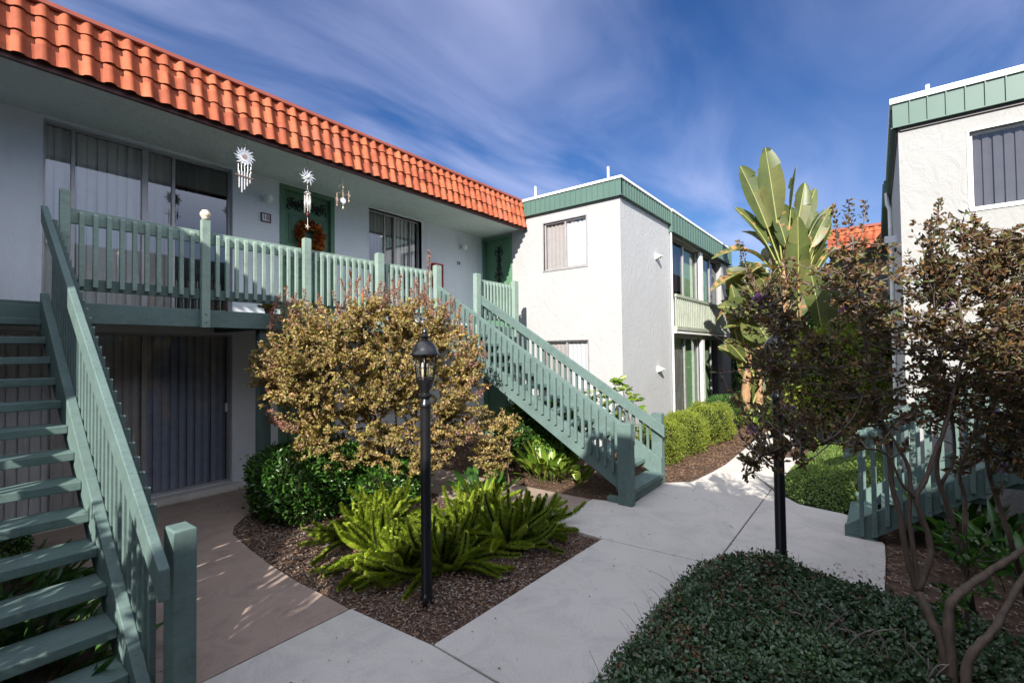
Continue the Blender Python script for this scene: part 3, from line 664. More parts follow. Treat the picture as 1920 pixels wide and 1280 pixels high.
# ================================================================== CENTRE WHITE BLOCK
B2 = thing('apartment_building', 'flat-roofed white stucco block with green metal fascia, in the centre', 'building', (-5.3, 12, 0))
FY = 8.05; SX = -3.66
wallgrid('wall', M_white, B2, 'y', FY, -7.15, SX, -0.1, 4.95, [(-7.0, -6.16, DK, 4.36), (-7.0, -6.2, 0.0, 2.05), (-5.34, -4.36, 3.46, 4.42), (-5.34, -4.36, 1.06, 2.02)], inner=1)
wallgrid('wall', M_white_rough, B2, 'x', SX, FY, 10.72, -0.1, 4.95, [])
wallgrid('wall', M_white, B2, 'x', SX, 15.22, 16.1, -0.1, 4.95, [])
wallgrid('wall', M_white, B2, 'x', SX, 10.72, 15.22, -0.1, 2.98, [(10.80, 15.12, 0.30, 2.12)])
wallgrid('wall', M_white, B2, 'x', SX, 10.72, 15.22, 2.98, 4.95, [(10.80, 15.12, 2.30, 4.42)])
t_ = MB(); t_.box(-12, -11.9, FY, 16.1, -0.1, 4.9); t_.box(-11.9, SX-0.14, 16.0, 16.1, -0.1, 4.9); t_.box(-11.9, -7.2, FY+0.001, FY+0.14, -0.1, 4.9); t_.build('wall', M_white, B2)
t_ = MB(); t_.box(-11.9, SX-0.02, FY+0.02, 16.08, 4.80, 4.92); t_.build('flat_roof', M_roof, B2)
for z0 in (3.46, 1.06):
    window(B2, 'y', FY, -5.34, -4.36, z0, z0+0.96, [(-4.86, -4.83)], [('b', M_blindb, -5.31, -4.85), ('b', M_blindw, -4.85, -4.39)], inn=1, rec=0.03, mat=M_alu, trim=M_alu, glass=M_glassl)
d2, q2 = door(B2, 'y', FY, -7.0, -6.16, DK, 4.36, inn=1, panels=False, knobside=1); scroll(d2, 'y', q2-0.014, -6.56, 3.70, 0.26, 0.85, True)
door(B2, 'y', FY, -7.0, -6.2, 0.0, 2.05, inn=1, panels=False, knobside=1)
# fascias
fascia(B2, 'y', FY-0.05, -5.86, SX+0.05, 4.64, 4.95, out=-1, seam=0.115)
fascia(B2, 'x', SX+0.05, FY-0.05+0.001, 10.60, 4.64, 4.95, out=1, seam=0.125)
fascia(B2, 'x', SX+0.09, 10.60, 16.1, 4.47, 4.93, out=1, seam=0.20, depth=0.09)
t_ = MB(); t_.box(-5.86, SX+0.075, FY-0.075, FY+0.1, 4.951, 5.0); t_.box(SX-0.1, SX+0.075, FY+0.10, 10.60, 4.951, 5.0); t_.box(SX-0.1, SX+0.11, 10.60, 16.1, 4.931, 4.985)
t_.build('parapet_cap', M_capw, B2, bevel=0.004)
for x in (-5.91, -4.15):
    t_ = MB(); t_.tube([(x, 8.6, 4.9), (x, 8.6, 5.47)], 0.022, 10); t_.build('vent_pipe', M_capw, B2)
# side windows
window(B2, 'x', SX, 10.80, 15.12, 2.30, 4.42, [(11.86, 11.95), (12.98, 13.24), (14.22, 14.30)],
       [('b', M_curt, 10.85, 11.6), ('c', M_curg, 11.95, 14.2), ('c', M_slate, 14.3, 15.08)], mat=M_alu, rec=0.10, glass=M_glassd)
window(B2, 'x', SX, 10.80, 15.12, 0.30, 2.12, [(11.86, 11.95), (12.98, 13.24), (14.22, 14.30)],
       [('b', M_blindb, 10.85, 11.85), ('c', M_curg, 11.95, 14.2), ('c', M_slate, 14.3, 15.08)], mat=M_alu, rec=0.10, glass=M_glassd)
for z0, z1 in ((2.31, 4.41), (0.31, 2.11)):
    t_ = MB(); t_.box(SX-0.06, SX+0.01, 13.0, 13.22, z0, z1); t_.build('window_post', M_trim, B2, bevel=0.004)
jb = MB(); jb.box(SX+0.003, SX+0.11, 10.76, 15.24, 2.27, 2.36); jb.box(SX+0.05, SX+0.10, 10.76, 15.24, 3.02, 3.09)
juliet = jb.build('balcony_rail', M_paint_l, B2, bevel=0.004)
for i in range(32):
    y = 10.78+i*0.1425; t_ = MB(); t_.box(SX+0.052, SX+0.088, y, y+0.05, 2.36, 3.02); t_.build('baluster', M_paint_l, juliet)
t_ = MB(); t_.box(SX+0.003, SX+0.09, 10.74, 15.26, 2.20, 2.265); t_.build('ledge', M_trim, B2)
dp = MB(); dp.tube([(SX+0.04, 10.64, 4.5), (SX+0.04, 10.64, 0.05)], 0.022, 8); dp.build('downspout', M_trim, B2)
for z in (3.80, 1.42):
    t_ = MB(); t_.prism([(SX-0.01, z-0.05), (SX+0.002, z-0.07), (SX+0.13, z-0.01), (SX+0.13, z+0.005), (SX+0.002, z+0.06), (SX-0.01, z+0.06)], 'y', 9.74, 9.86); t_.build('scupper', M_capw, B2, bevel=0.003)

# ================================================================== RIGHT WHITE BLOCK
B3 = thing('apartment_building', 'flat-roofed white block with green fascia at the right edge, behind the dark tree', 'building', (3, 11, 0))
RY = 7.4; RX = 0.27
wallgrid('wall', M_white2, B3, 'y', RY, RX, 7.0, -0.1, 4.78, [(0.89, 1.90, 3.36, 4.24), (0.89, 1.9, 1.0, 1.9)], inner=1)
wallgrid('wall', M_white_rough, B3, 'x', RX, RY, 15.2, -0.1, 4.78, [(10.8, 15.0, 2.4, 4.1), (10.8, 15.0, 0.3, 2.0)], inner=1)
t_ = MB(); t_.box(6.9, 7.0, RY+0.15, 15.2, -0.1, 4.7); t_.box(RX+0.15, 7.0, 15.1, 15.2, -0.1, 4.7); t_.build('wall', M_white2, B3)
t_ = MB(); t_.box(RX+0.02, 6.98, RY+0.02, 15.18, 4.62, 4.72); t_.build('flat_roof', M_roof, B3)
window(B3, 'y', RY, 0.89, 1.90, 3.36, 4.24, [(1.40, 1.43)], [('b', M_greyb, 0.92, 1.88)], inn=1, rec=0.05, mat=M_trim, trim=M_trim, glass=M_glassl)
window(B3, 'y', RY, 0.89, 1.90, 1.0, 1.9, [(1.40, 1.43)], [('b', M_blind, 0.92, 1.88)], inn=1, rec=0.05, mat=M_trim, trim=M_trim)
for z0, z1 in ((2.4, 4.1), (0.3, 2.0)):
    window(B3, 'x', RX, 10.8, 15.0, z0, z1, [(12.8, 13.0)], [('c', M_blindb, 10.9, 14.9)], inn=1, rec=0.08, mat=M_alu)
fascia(B3, 'y', RY-0.05, RX-0.05, 7.0, 4.46, 4.75, out=-1, seam=0.158)
fascia(B3, 'x', RX-0.05, RY-0.049, 10.6, 4.46, 4.75, out=-1, seam=0.16)
fascia(B3, 'x', RX-0.10, 10.6, 15.2, 4.30, 4.75, out=-1, seam=0.2, depth=0.1)
t_ = MB(); t_.box(RX-0.075, 7.0, RY-0.075, RY+0.1, 4.751, 4.82); t_.box(RX-0.075, RX+0.1, RY+0.1, 15.2, 4.751, 4.82); t_.build('parapet_cap', M_capw, B3, bevel=0.004)
t_ = MB(); t_.box(RX-0.02, RX+0.001, RY+0.02, 10.6, 4.40, 4.458); t_.box(RX+0.02, 7.0, RY-0.022, RY-0.001, 4.42, 4.458); t_.build('gutter', M_bronze, B3)
t_ = MB(); t_.tube([(0.58, 7.8, 4.7), (0.58, 7.8, 5.07)], 0.022, 10); t_.build('vent_pipe', M_capw, B3)
dp = MB(); dp.tube([(RX-0.07, 10.5, 4.5), (RX-0.06, 10.5, 4.3), (RX-0.03, 10.5, 4.2), (RX-0.03, 10.5, 0.1)], 0.03, 8); dp.build('downspout', M_trim, B3)
t_ = MB(); t_.prism([(8.9, 3.35), (8.9, 3.45), (9.12, 3.38)], 'x', RX-0.14, RX+0.001); t_.build('vent_hood', M_capw, B3)

# ================================================================== FAR ORANGE ROOF BUILDING
B4 = thing('apartment_building', 'distant building with orange tiled roof edge seen above the dark tree', 'building', (3, 19, 0))
wallgrid('wall', M_white, B4, 'y', 15.9, -0.85, 8, -0.1, 4.5, [(0.3, 1.4, 2.6, 3.8)], inner=1)
t_ = MB(); t_.box(-0.85, -0.7, 16.05, 24, -0.1, 4.5); t_.box(-0.7, 8, 23.9, 24, -0.1, 4.5); t_.box(7.9, 8, 16.05, 23.9, -0.1, 4.5); t_.build('wall', M_white, B4)
t_ = MB(); t_.box(-0.95, 8, 15.3, 24, 4.30, 4.38); t_.box(-0.85, 8, 15.45, 24, 4.86, 4.9); t_.build('flat_roof', M_roof, B4)
tiles(B4, 'y', 15.2, -0.95, 8, 4.38, 4.98, -1, 0.2, 3, 0.2)
t_ = MB(); t_.box(-0.95, 8, 15.34, 15.45, 4.96, 5.02); t_.box(-0.97, -0.93, 15.2, 24, 4.3, 4.98); t_.build('ridge_cap', M_ridge, B4)

# ================================================================== BUILDINGS BEHIND THE CAMERA (closing the court)
def block(label, x0, x1, y0, y1, H=4.95, win=()):
    b = thing('apartment_building', label, 'building', ((x0+x1)/2, (y0+y1)/2, 0))
    wallgrid('wall', M_white, b, 'y', y1, x0, x1, -0.1, H, [w[1:] for w in win if w[0] == 'y'], inner=-1)
    t = MB(); t.box(x0, x0+0.14, y0, y1-0.15, -0.1, H); t.box(x1-0.14, x1, y0, y1-0.15, -0.1, H); t.box(x0+0.15, x1-0.15, y0, y0+0.14, -0.1, H); t.box(x0+0.15, x1-0.15, y0+0.15, y1-0.15, H-0.2, H-0.1)
    t.build('wall', M_white, b)
    for w in win: window(b, 'y', y1, *w[1:], [((w[1]+w[2])/2-0.02, (w[1]+w[2])/2+0.02)], [('b', M_blind, w[1]+0.03, w[2]-0.03)], inn=-1, rec=0.05, trim=M_trim)
    fascia(b, 'y', y1+0.05, x0-0.05, x1+0.05, H-0.31, H, out=1, seam=0.16)
    fascia(b, 'x', x1+0.05, y0, y1+0.049, H-0.31, H, out=1, seam=0.16); fascia(b, 'x', x0-0.05, y0, y1+0.049, H-0.31, H, out=-1, seam=0.16)
    t = MB(); t.box(x0-0.075, x1+0.075, y1-0.1, y1+0.075, H+0.001, H+0.05); t.build('parapet_cap', M_capw, b)
    return b
block('flat-roofed white block behind the camera on the right', -0.02, 7.0, -12, -1.15, 4.95, [('y', 1.0, 2.0, 3.4, 4.3), ('y', 1.0, 2.0, 1.0, 1.9)])
block('flat-roofed white block behind the camera on the left', -11.0, -3.72, -12, -1.15, 4.95, [('y', -5.3, -4.3, 3.4, 4.3)])
B7 = thing('apartment_building', 'two-storey building with tiled eave and green balcony beyond the right edge', 'building', (6, 3.2, 0))
wallgrid('wall', M_grey, B7, 'x', 4.4, -1.1, 7.4, -0.1, 4.6, [(-0.5, 1.5, 2.4, 4.3), (2.4, 3.3, 2.3, 4.3), (3.9, 5.4, 2.5, 4.3), (-0.5, 1.5, 0.1, 2.05)], inner=1)
t_ = MB(); t_.box(6.9, 7, -1.1, 7.4, -0.1, 4.8); t_.build('wall', M_grey, B7)
window(B7, 'x', 4.4, -0.5, 1.5, 2.4, 4.3, [(0.5, 0.55)], [('b', M_blind, -0.5, 1.5)], inn=1)
window(B7, 'x', 4.4, 3.9, 5.4, 2.5, 4.3, [(4.6, 4.65)], [('b', M_blind, 3.9, 5.4)], inn=1)
window(B7, 'x', 4.4, -0.5, 1.5, 0.1, 2.05, [(0.5, 0.55)], [('b', M_blind, -0.5, 1.5)], inn=1)
door(B7, 'x', 4.4, 2.4, 3.3, 2.3, 4.3, inn=1)
t_ = MB(); t_.box(3.25, 4.4, -1.1, 7.4, SO, SO+0.06); t_.build('soffit', M_soffit, B7)
t_ = MB(); t_.box(3.35, 7, -1.1, 7.39, 4.85, 4.95); t_.box(3.3, 3.34, -1.1, 7.39, 4.46, 4.85); t_.build('flat_roof', M_roof, B7)
fascia(B7, 'x', 3.22, -1.1, 7.38, SO, 4.95, out=-1, seam=0.16)
t_ = MB(); t_.box(3.1, 4.39, -1.1, 7.39, DK-0.05, DK); t_.box(3.04, 3.1, -1.1, 5.5, 2.1, DK); t_.box(3.06, 3.1, -1.1, 5.5, 2.99, 3.12); t_.box(3.06, 3.1, -1.1, 5.5, 2.4, 2.5)
b7b = t_.build('balcony', M_paint, B7)
for i in range(9):
    t_ = MB(); t_.box(2.97, 3.05, -1.0+i*0.8, -0.91+i*0.8, 2.1, 3.22); t_.build('railing_post', M_paint, b7b)
for i in range(62):
    t_ = MB(); t_.box(3.02, 3.058, -1.05+i*0.105, -1.015+i*0.105, 2.42, 3.09); t_.build('baluster', M_paint, b7b)

# ================================================================== STAIRCASES
def stair(name, label, s, treads, xt, xb, ya, yb, rail, strg, sd, rd, near_b, newels, nb=30, loc=(0, 0, 0), fullb=False, feet=None, bolts=False, btail=0.12, b0=None):
    """s=+1 goes down towards +x. rail/strg: z(x) of the top edges. ya..yb clear width between the boards"""
    st = thing(name, label, 'staircase', loc, 'outdoor staircases')
    T = 0.045
    for side, y in ((-1, ya), (1, yb)):
        y0, y1 = (y-T*1.25, y) if side < 0 else (y, y+T*1.25)
        xe = xb
        zt0, zt1 = strg(xt), strg(xe)
        pts = [(xt, zt0-sd), (xt, zt0), (xe, max(zt1, 0.03)), (xe, max(0.0, zt1-sd))]
        # clip at the ground
        if zt1-sd < 0.01:
            xg = xt+(xe-xt)*((zt0-sd)-0.015)/((zt0-sd)-(zt1-sd)); pts = [(xt, zt0-sd), (xt, zt0), (xe, max(zt1, 0.05)), (xe, 0.015), (xg, 0.015)]
        m = MB(); m.prism(pts, 'y', y0, y1); m.build('stringer', M_paint, st, bevel=0.005)
        xr = rail[1]; m = MB(); r = rail[0]
        dz = 0 if side < 0 else rail[2]
        yr0, yr1 = (y-T, y) if side < 0 else (y, y+T)
        m.prism([(xt, r(xt)-rd+dz), (xt, r(xt)+dz), (xr, r(xr)+dz), (xr, r(xr)-rd+dz)], 'y', yr0, yr1)
        m.build('handrail', M_paint, st, bevel=0.005)
        yy0, yy1 = (y-T*1.25-0.034, y-T*1.25-0.001) if side < 0 else (y+T*1.25+0.001, y+T*1.25+0.030)
        xs0 = xt+s*0.10; xs1 = (b0 if b0 is not None else xr-s*0.17)
        for i in range(nb):
            x = xs0+(xs1-xs0)*i/(nb-1); a, b = sorted((x, x+s*0.036)); xm = (a+b)/2
            zb = max(0.02, strg(xm)-btail); zt = r(xm)+dz-0.045
            m = MB(); m.prism([(a, zb), (b, zb), (b, zt), (a, zt)], 'y', yy0, yy1)
            if bolts and side < 0 and i % 4 == 3:
                m.box(a-0.004, b+0.004, yy0-0.004, yy0+0.01, zb-0.05, zb+0.18)
                for z in (zb+0.0, zb+0.13): m.tube([(xm, yy0-0.004, z), (xm, yy0-0.012, z)], 0.008, 8)
            m.build('baluster', M_paint, st, bevel=0.003)
            if side < 0 or side > 0:
                # filler between the two boards' planes so that the bar touches the rail
                pass
    for i, (x, z) in enumerate(treads):
        m = MB(); m.box(x, x-s*0.25, ya, yb, z-0.055, z); m.build('tread', M_paint, st, bevel=0.006)
    if feet:
        for f in feet: m = MB(); m.box(*f); m.build('footing', M_conc if len(feet) < 2 else M_paint, st, bevel=0.006)
    for (x0, x1, y0, y1, z1) in newels:
        m = MB(); c = 0.008
        m.box(x0, x1, y0, y1, 0.0, z1-c)
        m.add([(x0, y0, z1-c+.0005), (x1, y0, z1-c+.0005), (x1, y1, z1-c+.0005), (x0, y1, z1-c+.0005), (x0+c, y0+c, z1), (x1-c, y0+c, z1), (x1-c, y1-c, z1), (x0+c, y1-c, z1)], [(4, 5, 6, 7), (0, 1, 5, 4), (1, 2, 6, 5), (2, 3, 7, 6), (3, 0, 4, 7)])
        for z in (0.12, 0.30): m.tube([((x0+x1)/2, y0, z), ((x0+x1)/2, y0-0.006, z)], 0.009, 8)
        m.build('newel_post', M_paint, st, bevel=0.004)
    return st
# centre staircase
stair('staircase', 'green wooden staircase in the centre, descending to the right in sunlight', 1,
      [(-2.30-0.256*(k-1), 0.1636*k) for k in range(1, 14)], -5.60, -2.335, 5.345, 6.30,
      (lambda x: 0.915+0.625*(-2.40-x), -2.29, -0.055), lambda x: 0.43+0.612*(-2.47-x), 0.29, 0.155, True,
      [(-2.45, -2.28, 5.195, 5.30, 0.955), (-2.49, -2.345, 6.365, 6.47, 0.945)], nb=30, loc=(-4, 5.8, 0), b0=-2.56,
      feet=[(-2.40, -2.335, 5.35, 6.295, 0.0, 0.09), (-2.62, -2.46, 5.24, 5.34, -0.02, 0.06)])
# left staircase
stair('staircase', 'shaded green wooden staircase at the left edge with open treads', 1,
      [(-3.02-0.2075*k, 0.21+0.16*k) for k in range(0, 13)], -5.60, -2.72, -0.30, 0.735,
      (lambda x: 0.83+0.757*(-2.60-x), -2.60, 0.0), lambda x: 0.235+0.815*(-3.0-x), 0.31, 0.145, True,
      [(-2.845, -2.705, 0.825, 0.925, 0.955), (-2.845, -2.705, -0.49, -0.37, 0.955)], nb=29, loc=(-4.3, 0.2, 0), b0=-2.97,
      feet=[(-3.02, -2.95, -0.29, 0.73, 0.0, 0.08), (-2.9, -2.8, -0.29, 0.7, -0.02, 0.03)])
# right staircase
stair('staircase', 'shaded green wooden staircase at the right, behind the bare tree stems', -1,
      [(0.0+0.235*(k-1), 0.19+0.161*(k-1)) for k in range(1, 14)], 3.05, -0.285, 5.665, 6.72,
      (lambda x: 0.875+0.69*(x+0.28), -0.28, -0.065), lambda x: 0.10+0.695*(x+0.285), 0.235, 0.155, True,
      [], nb=33, loc=(1.4, 6.2, 0), b0=-0.13, bolts=True, btail=0.17,
      feet=[(-0.275, -0.03, 5.67, 6.715, 0.02, 0.075), (-0.285, -0.035, 5.60, 6.78, -0.02, 0.014)])

# ================================================================== LAMP POSTS
def lamp_post(label, x, y, z0=0.0, lean=0.0):
    L = thing('lamp_post', label, 'lamp', (x, y, z0), 'black lamp posts along the path')
    m = MB(); m.lathe((x, y, z0), [(0.048, -0.05), (0.048, 0.02), (0.040, 0.03), (0.038, 1.40)], 20)
    m.build('pole', M_black, L, auto=40)
    m = MB(); m.lathe((x, y, z0), [(0.038, 1.401), (0.046, 1.41), (0.046, 1.43), (0.036, 1.445), (0.032, 1.465), (0.043, 1.475), (0.052, 1.485), (0.052, 1.50), (0.034, 1.508), (0.034, 1.525), (0.048, 1.545), (0.055, 1.575), (0.062, 1.59), (0.068, 1.60), (0.068, 1.612)], 20)
    m.build('collar', M_black, L, auto=40)
    # glass cage : tapered
    H0, H1, R0, R1 = 1.612, 1.79, 0.056, 0.080
    m = MB(); m.lathe((x, y, z0), [(R0, H0), (R1, H1)], 24)
    m.f = m.f[:-2]; m.mi = m.mi[:-2]
    lan = MB()
    for k in range(4):
        t = math.pi/4+k*math.pi/2
        lan.tube([(x+R0*1.05*math.cos(t), y+R0*1.05*math.sin(t), z0+H0), (x+R1*1.05*math.cos(t), y+R1*1.05*math.sin(t), z0+H1)], 0.0065, 6)
    for z, r in ((H0+0.012, R0+0.006), (H1-0.012, R1+0.004)):
        lan.tube([(x+r*math.cos(a), y+r*math.sin(a), z0+z) for a in [2*math.pi*i/24 for i in range(25)]], 0.006, 6)
    lan = lan.build('lantern', M_black, L, smooth=True)
    m.build('glass', M_glassc, lan, smooth=True)
    for dx, dy in ((-0.022, 0.0), (0.022, 0.012), (0.0, -0.022)):
        c = MB(); c.tube([(x+dx, y+dy, z0+H0), (x+dx, y+dy, z0+H0+0.075)], 0.009, 8); c.build('candle_tube', M_candle, lan, smooth=True)
        c = MB(); c.lathe((x+dx, y+dy, z0+H0+0.075), [(0.006, 0), (0.012, 0.018), (0.010, 0.035), (0.002, 0.055)], 10); c.build('bulb', M_bulb, lan, smooth=True)
    m = MB(); m.lathe((x, y, z0), [(0.078, 1.785), (0.112, 1.788), (0.114, 1.796), (0.098, 1.812), (0.091, 1.83), (0.075, 1.865), (0.048, 1.89), (0.030, 1.90), (0.024, 1.905), (0.024, 1.915), (0.038, 1.92), (0.040, 1.928), (0.022, 1.935), (0.014, 1.95), (0.022, 1.962), (0.018, 1.98), (0.004, 2.0)], 24)
    m.build('lamp_cap', M_black, L, auto=45)
    return L
l1 = lamp_post('black lamp post with glass lantern standing in front of the golden bush', -2.665, 2.40, 0.0)
t_ = MB(); t_.tube([(-2.60, 2.325, -0.02), (-2.60, 2.325, 0.05), (-2.605, 2.33, 0.08)], [0.02, 0.02, 0.006], 8); t_.build('conduit', M_black, l1, smooth=True)
lamp_post('black lamp post partly hidden by the dark tree leaves', -0.635, 4.28, 0.0)

# ================================================================== THINGS ON THE BALCONY
def disk(mb, c, r, axis='x', h=0.012, n=24):
    d = Vector((h, 0, 0)) if axis == 'x' else Vector((0, h, 0)); mb.tube([Vector(c)-d/2, Vector(c)+d/2], r, n)
def sunburst(mb, c, r0, r1, n, wavy=0.14, th=0.008):
    """flat sun face in the plane x=c.x"""
    disk(mb, c, r0, 'x', th*1.6)
    for i in range(n):
        a = 2*math.pi*i/n; ln = r1 if i % 2 == 0 else r1*0.86; pts = []
        for k in range(6):
            f = k/5; r = r0*0.9+(ln-r0*0.9)*f; t = a+wavy*math.sin(f*4.5)*0.5; w = (1-f)*r0*0.30+0.001
            pts.append((r, t, w))
        L = []; Rr = []
        for r, t, w in pts:
            u, v = math.cos(t), math.sin(t)
            L.append((r*u-w*v, r*v+w*u)); Rr.append((r*u+w*v, r*v-w*u))
        poly = L+Rr[::-1]
        mb.prism([(c[1]+p, c[2]+q) for p, q in poly], 'x', c[0]-th/2, c[0]+th/2)
EX = -5.90
w1 = thing('wind_chime', 'silver sun wind chime with bamboo-like tubes, nearest the dark open window', 'wind chime', (EX, 2.50, 3.7), 'wind chimes hanging from the soffit')
m = MB(); sunburst(m, (EX, 2.50, 4.16), 0.060, 0.125, 16); m.build('sun_ornament', M_silver, w1)
m = MB(); m.tube([(EX-0.006, 2.50+0.038*math.cos(a), 4.165+0.038*math.sin(a)) for a in [i*0.5 for i in range(9)]], 0.006, 6); disk(m, (EX+0.012, 2.50, 4.16), 0.026, 'x', 0.006); m.build('moon_ornament', M_copper, w1)
m = MB(); m.tube([(EX, 2.50, SO), (EX, 2.50, 4.28)], 0.003, 5); m.tube([(EX, 2.50+0.012*math.sin(i*0.9), 4.30+0.015*i) for i in range(5)], 0.003, 5)
for i in range(5): m.tube([(EX, 2.43+0.035*i, 4.06), (EX, 2.43+0.035*i, 3.96)], 0.0025, 4)
m.build('hanging_wire', M_silver, w1)
for i, zb in enumerate((3.78, 3.73, 3.77, 3.82, 3.86)):
    y = 2.44+0.03*i; m = MB(); m.tube([(EX, y, 3.98), (EX, y, zb)], 0.0085, 8)
    for k in range(4): m.tube([(EX, y, zb+0.045*k+0.02), (EX, y, zb+0.045*k+0.026)], 0.0105, 8)
    m.build('chime_tube', M_silver, w1, smooth=False)
m = MB(); m.tube([(EX+0.012, 2.395, 3.925), (EX+0.012, 2.60, 3.915)], 0.007, 6); m.build('crossbar', M_copper, w1)
w2 = thing('wind_chime', 'silver sun wind chime in front of the green door with a small star pendant', 'wind chime', (EX, 3.285, 3.5), 'wind chimes hanging from the soffit')
m = MB(); sunburst(m, (EX, 3.285, 4.15), 0.045, 0.115, 12, 0.2); m.build('sun_ornament', M_silver, w2)
m = MB(); m.sphere((EX+0.012, 3.285, 4.15), 0.034, 10); m.build('glass_ball', M_globe, w2, smooth=True)
m = MB(); m.tube([(EX, 3.285, SO), (EX, 3.285, 4.27)], 0.0025, 5); m.tube([(EX, 3.285, 4.04), (EX, 3.285, 3.99)], 0.003, 5)
for k in range(3):
    a = k*2.1; m.tube([(EX, 3.285, 3.99), (EX+0.035*math.cos(a), 3.285+0.035*math.sin(a), 3.93)], 0.002, 4)
m.tube([(EX, 3.285, 3.93), (EX, 3.285, 3.46)], 0.002, 4); m.build('hanging_wire', M_silver, w2)
m = MB(); m.tube([(EX+0.04*math.cos(a), 3.285+0.04*math.sin(a), 3.93) for a in [2*math.pi*i/16 for i in range(17)]], 0.006, 6); m.build('ring', M_silver, w2, smooth=True)
for k in range(6):
    a = k*math.pi/3+0.3; zb = 3.66+0.02*((k*3) % 4); m = MB(); m.tube([(EX+0.036*math.cos(a), 3.285+0.036*math.sin(a), 3.90), (EX+0.036*math.cos(a), 3.285+0.036*math.sin(a), zb)], 0.008, 8); m.build('chime_tube', M_silver, w2, smooth=True)
m = MB(); sunburst(m, (EX, 3.28, 3.49), 0.014, 0.040, 5, 0.0, 0.006); m.build('star_pendant', M_cream, w2)
m = MB(); m.tube([(EX, 3.285, 3.69), (EX, 3.285, 3.65), (EX, 3.285, 3.61)], [0.004, 0.022, 0.004], 10); m.build('clapper', M_redbrown, w2, smooth=True)
w3 = thing('wind_chime', 'small coppery mobile of stars and a moon disc, rightmost on the soffit', 'wind chime', (EX, 3.81, 3.85), 'wind chimes hanging from the soffit')
m = MB(); m.tube([(EX, 3.81, SO), (EX, 3.81, 3.90)], 0.002, 4)
m.tube([(EX, 3.81+0.07*math.sin(t), 4.13+0.05*math.cos(t)*(1 if t > 0 else 1)) for t in [i*0.35-1.6 for i in range(10)]], 0.003, 5)
m.tube([(EX, 3.72+0.02*i, 4.05+0.014*math.sin(i)) for i in range(10)], 0.003, 5)
for y, z in ((3.715, 4.05), (3.90, 4.12)): m.tube([(EX, y, z), (EX, y, z-0.16)], 0.0015, 4)
m.build('hanging_wire', M_copper, w3)
for y, z, r in ((3.715, 3.96, 0.034), (3.905, 4.06, 0.030), (3.80, 4.10, 0.016)):
    m = MB(); sunburst(m, (EX, y, z), r*0.4, r, 5, 0.0, 0.006); m.build('star', M_copper, w3)
m = MB(); disk(m, (EX, 3.81, 3.965), 0.042, 'x', 0.008); m.build('moon_disc', M_silver, w3, smooth=False)
m = MB(); m.lathe((EX, 3.81, 3.85), [(0.002, 0.05), (0.012, 0.02), (0.014, 0.0), (0.004, -0.02)][::-1], 10)
for y, z in ((3.715, 3.88), (3.905, 3.98)): m.lathe((EX, y, z), [(0.003, -0.02), (0.009, -0.01), (0.002, 0.02)], 8)
m.build('bell_drop', M_copper, w3, smooth=True)
# wall lights
for y, z, lb in ((3.245, 4.07, 'round white globe wall light beside the number 18 door'), (7.36, 4.06, 'round white globe wall light above the number 19')):
    wl = thing('wall_light', lb, 'wall light', (WX, y, z), 'globe wall lights under the eave')
    m = MB(); m.prism([(y-0.05, z-0.05), (y+0.05, z-0.05), (y+0.05, z+0.06), (y-0.05, z+0.06)], 'x', WX, WX+0.025); m.build('base', M_trim, wl, bevel=0.006)
    m = MB(); m.tube([(WX+0.02, y, z), (WX+0.055, y, z)], 0.038, 14); m.build('collar', M_silver, wl)
    m = MB(); m.sphere((WX+0.10, y, z-0.005), 0.068, 14); m.build('globe', M_globe, wl, smooth=True)
# house numbers
RX_ = Matrix(((0, 0, 1), (1, 0, 0), (0, 1, 0)))
hn = thing('house_number', 'brown framed white tile reading 18 beside the green door', 'sign', (WX, 3.25, 3.8))
m = MB(); y0, y1, z0, z1 = 3.185, 3.325, 3.735, 3.865
for a in ((y0, y1, z0, z0+0.016), (y0, y1, z1-0.016, z1), (y0, y0+0.016, z0+0.016, z1-0.016), (y1-0.016, y1, z0+0.016, z1-0.016)): m.box(WX, WX+0.02, *a)
m.build('frame', M_redbrown, hn)
m = MB(); m.box(WX+0.001, WX+0.012, y0+0.016, y1-0.016, z0+0.016, z1-0.016); m.build('tile', M_trim, hn)
text_obj('numerals', '18', 0.10, M_blue, hn, (WX+0.013, 3.255, 3.80), RX_, 0.003)
tag(text_obj('house_number', '19', 0.11, M_iron, None, (WX+0.006, 7.26, 3.70), RX_, 0.004), 'black numerals 19 on the grey wall near the corner door', 'sign')
# fire extinguisher cabinet
fx = thing('fire_extinguisher_cabinet', 'red framed fire extinguisher cabinet on the balcony wall', 'cabinet', (WX, 6.62, 3.4))
y0, y1, z0, z1 = 6.48, 6.74, 3.13, 3.60; m = MB(); t = 0.028
for a in ((y0, y1, z0, z0+t), (y0, y1, z1-t, z1), (y0, y0+t, z0+t, z1-t), (y1-t, y1, z0+t, z1-t)): m.box(WX, WX+0.09, *a)
m.build('frame', M_red, fx, bevel=0.004)
m = MB(); m.box(WX+0.001, WX+0.02, y0+t, y1-t, z0+t, z1-t); m.build('back_panel', M_dark, fx)
m = MB(); m.lathe((WX+0.05, 6.60, 3.17), [(0.035, 0), (0.038, 0.01), (0.038, 0.24), (0.015, 0.28), (0.012, 0.31)], 12); m.build('extinguisher', M_red, fx, smooth=True)
m = MB(); m.add([(WX+0.075, y0+t, z0+t), (WX+0.075, y1-t, z0+t), (WX+0.075, y1-t, z1-t), (WX+0.075, y0+t, z1-t)], [(0, 1, 2, 3)]); m.build('glass', M_glass, fx)
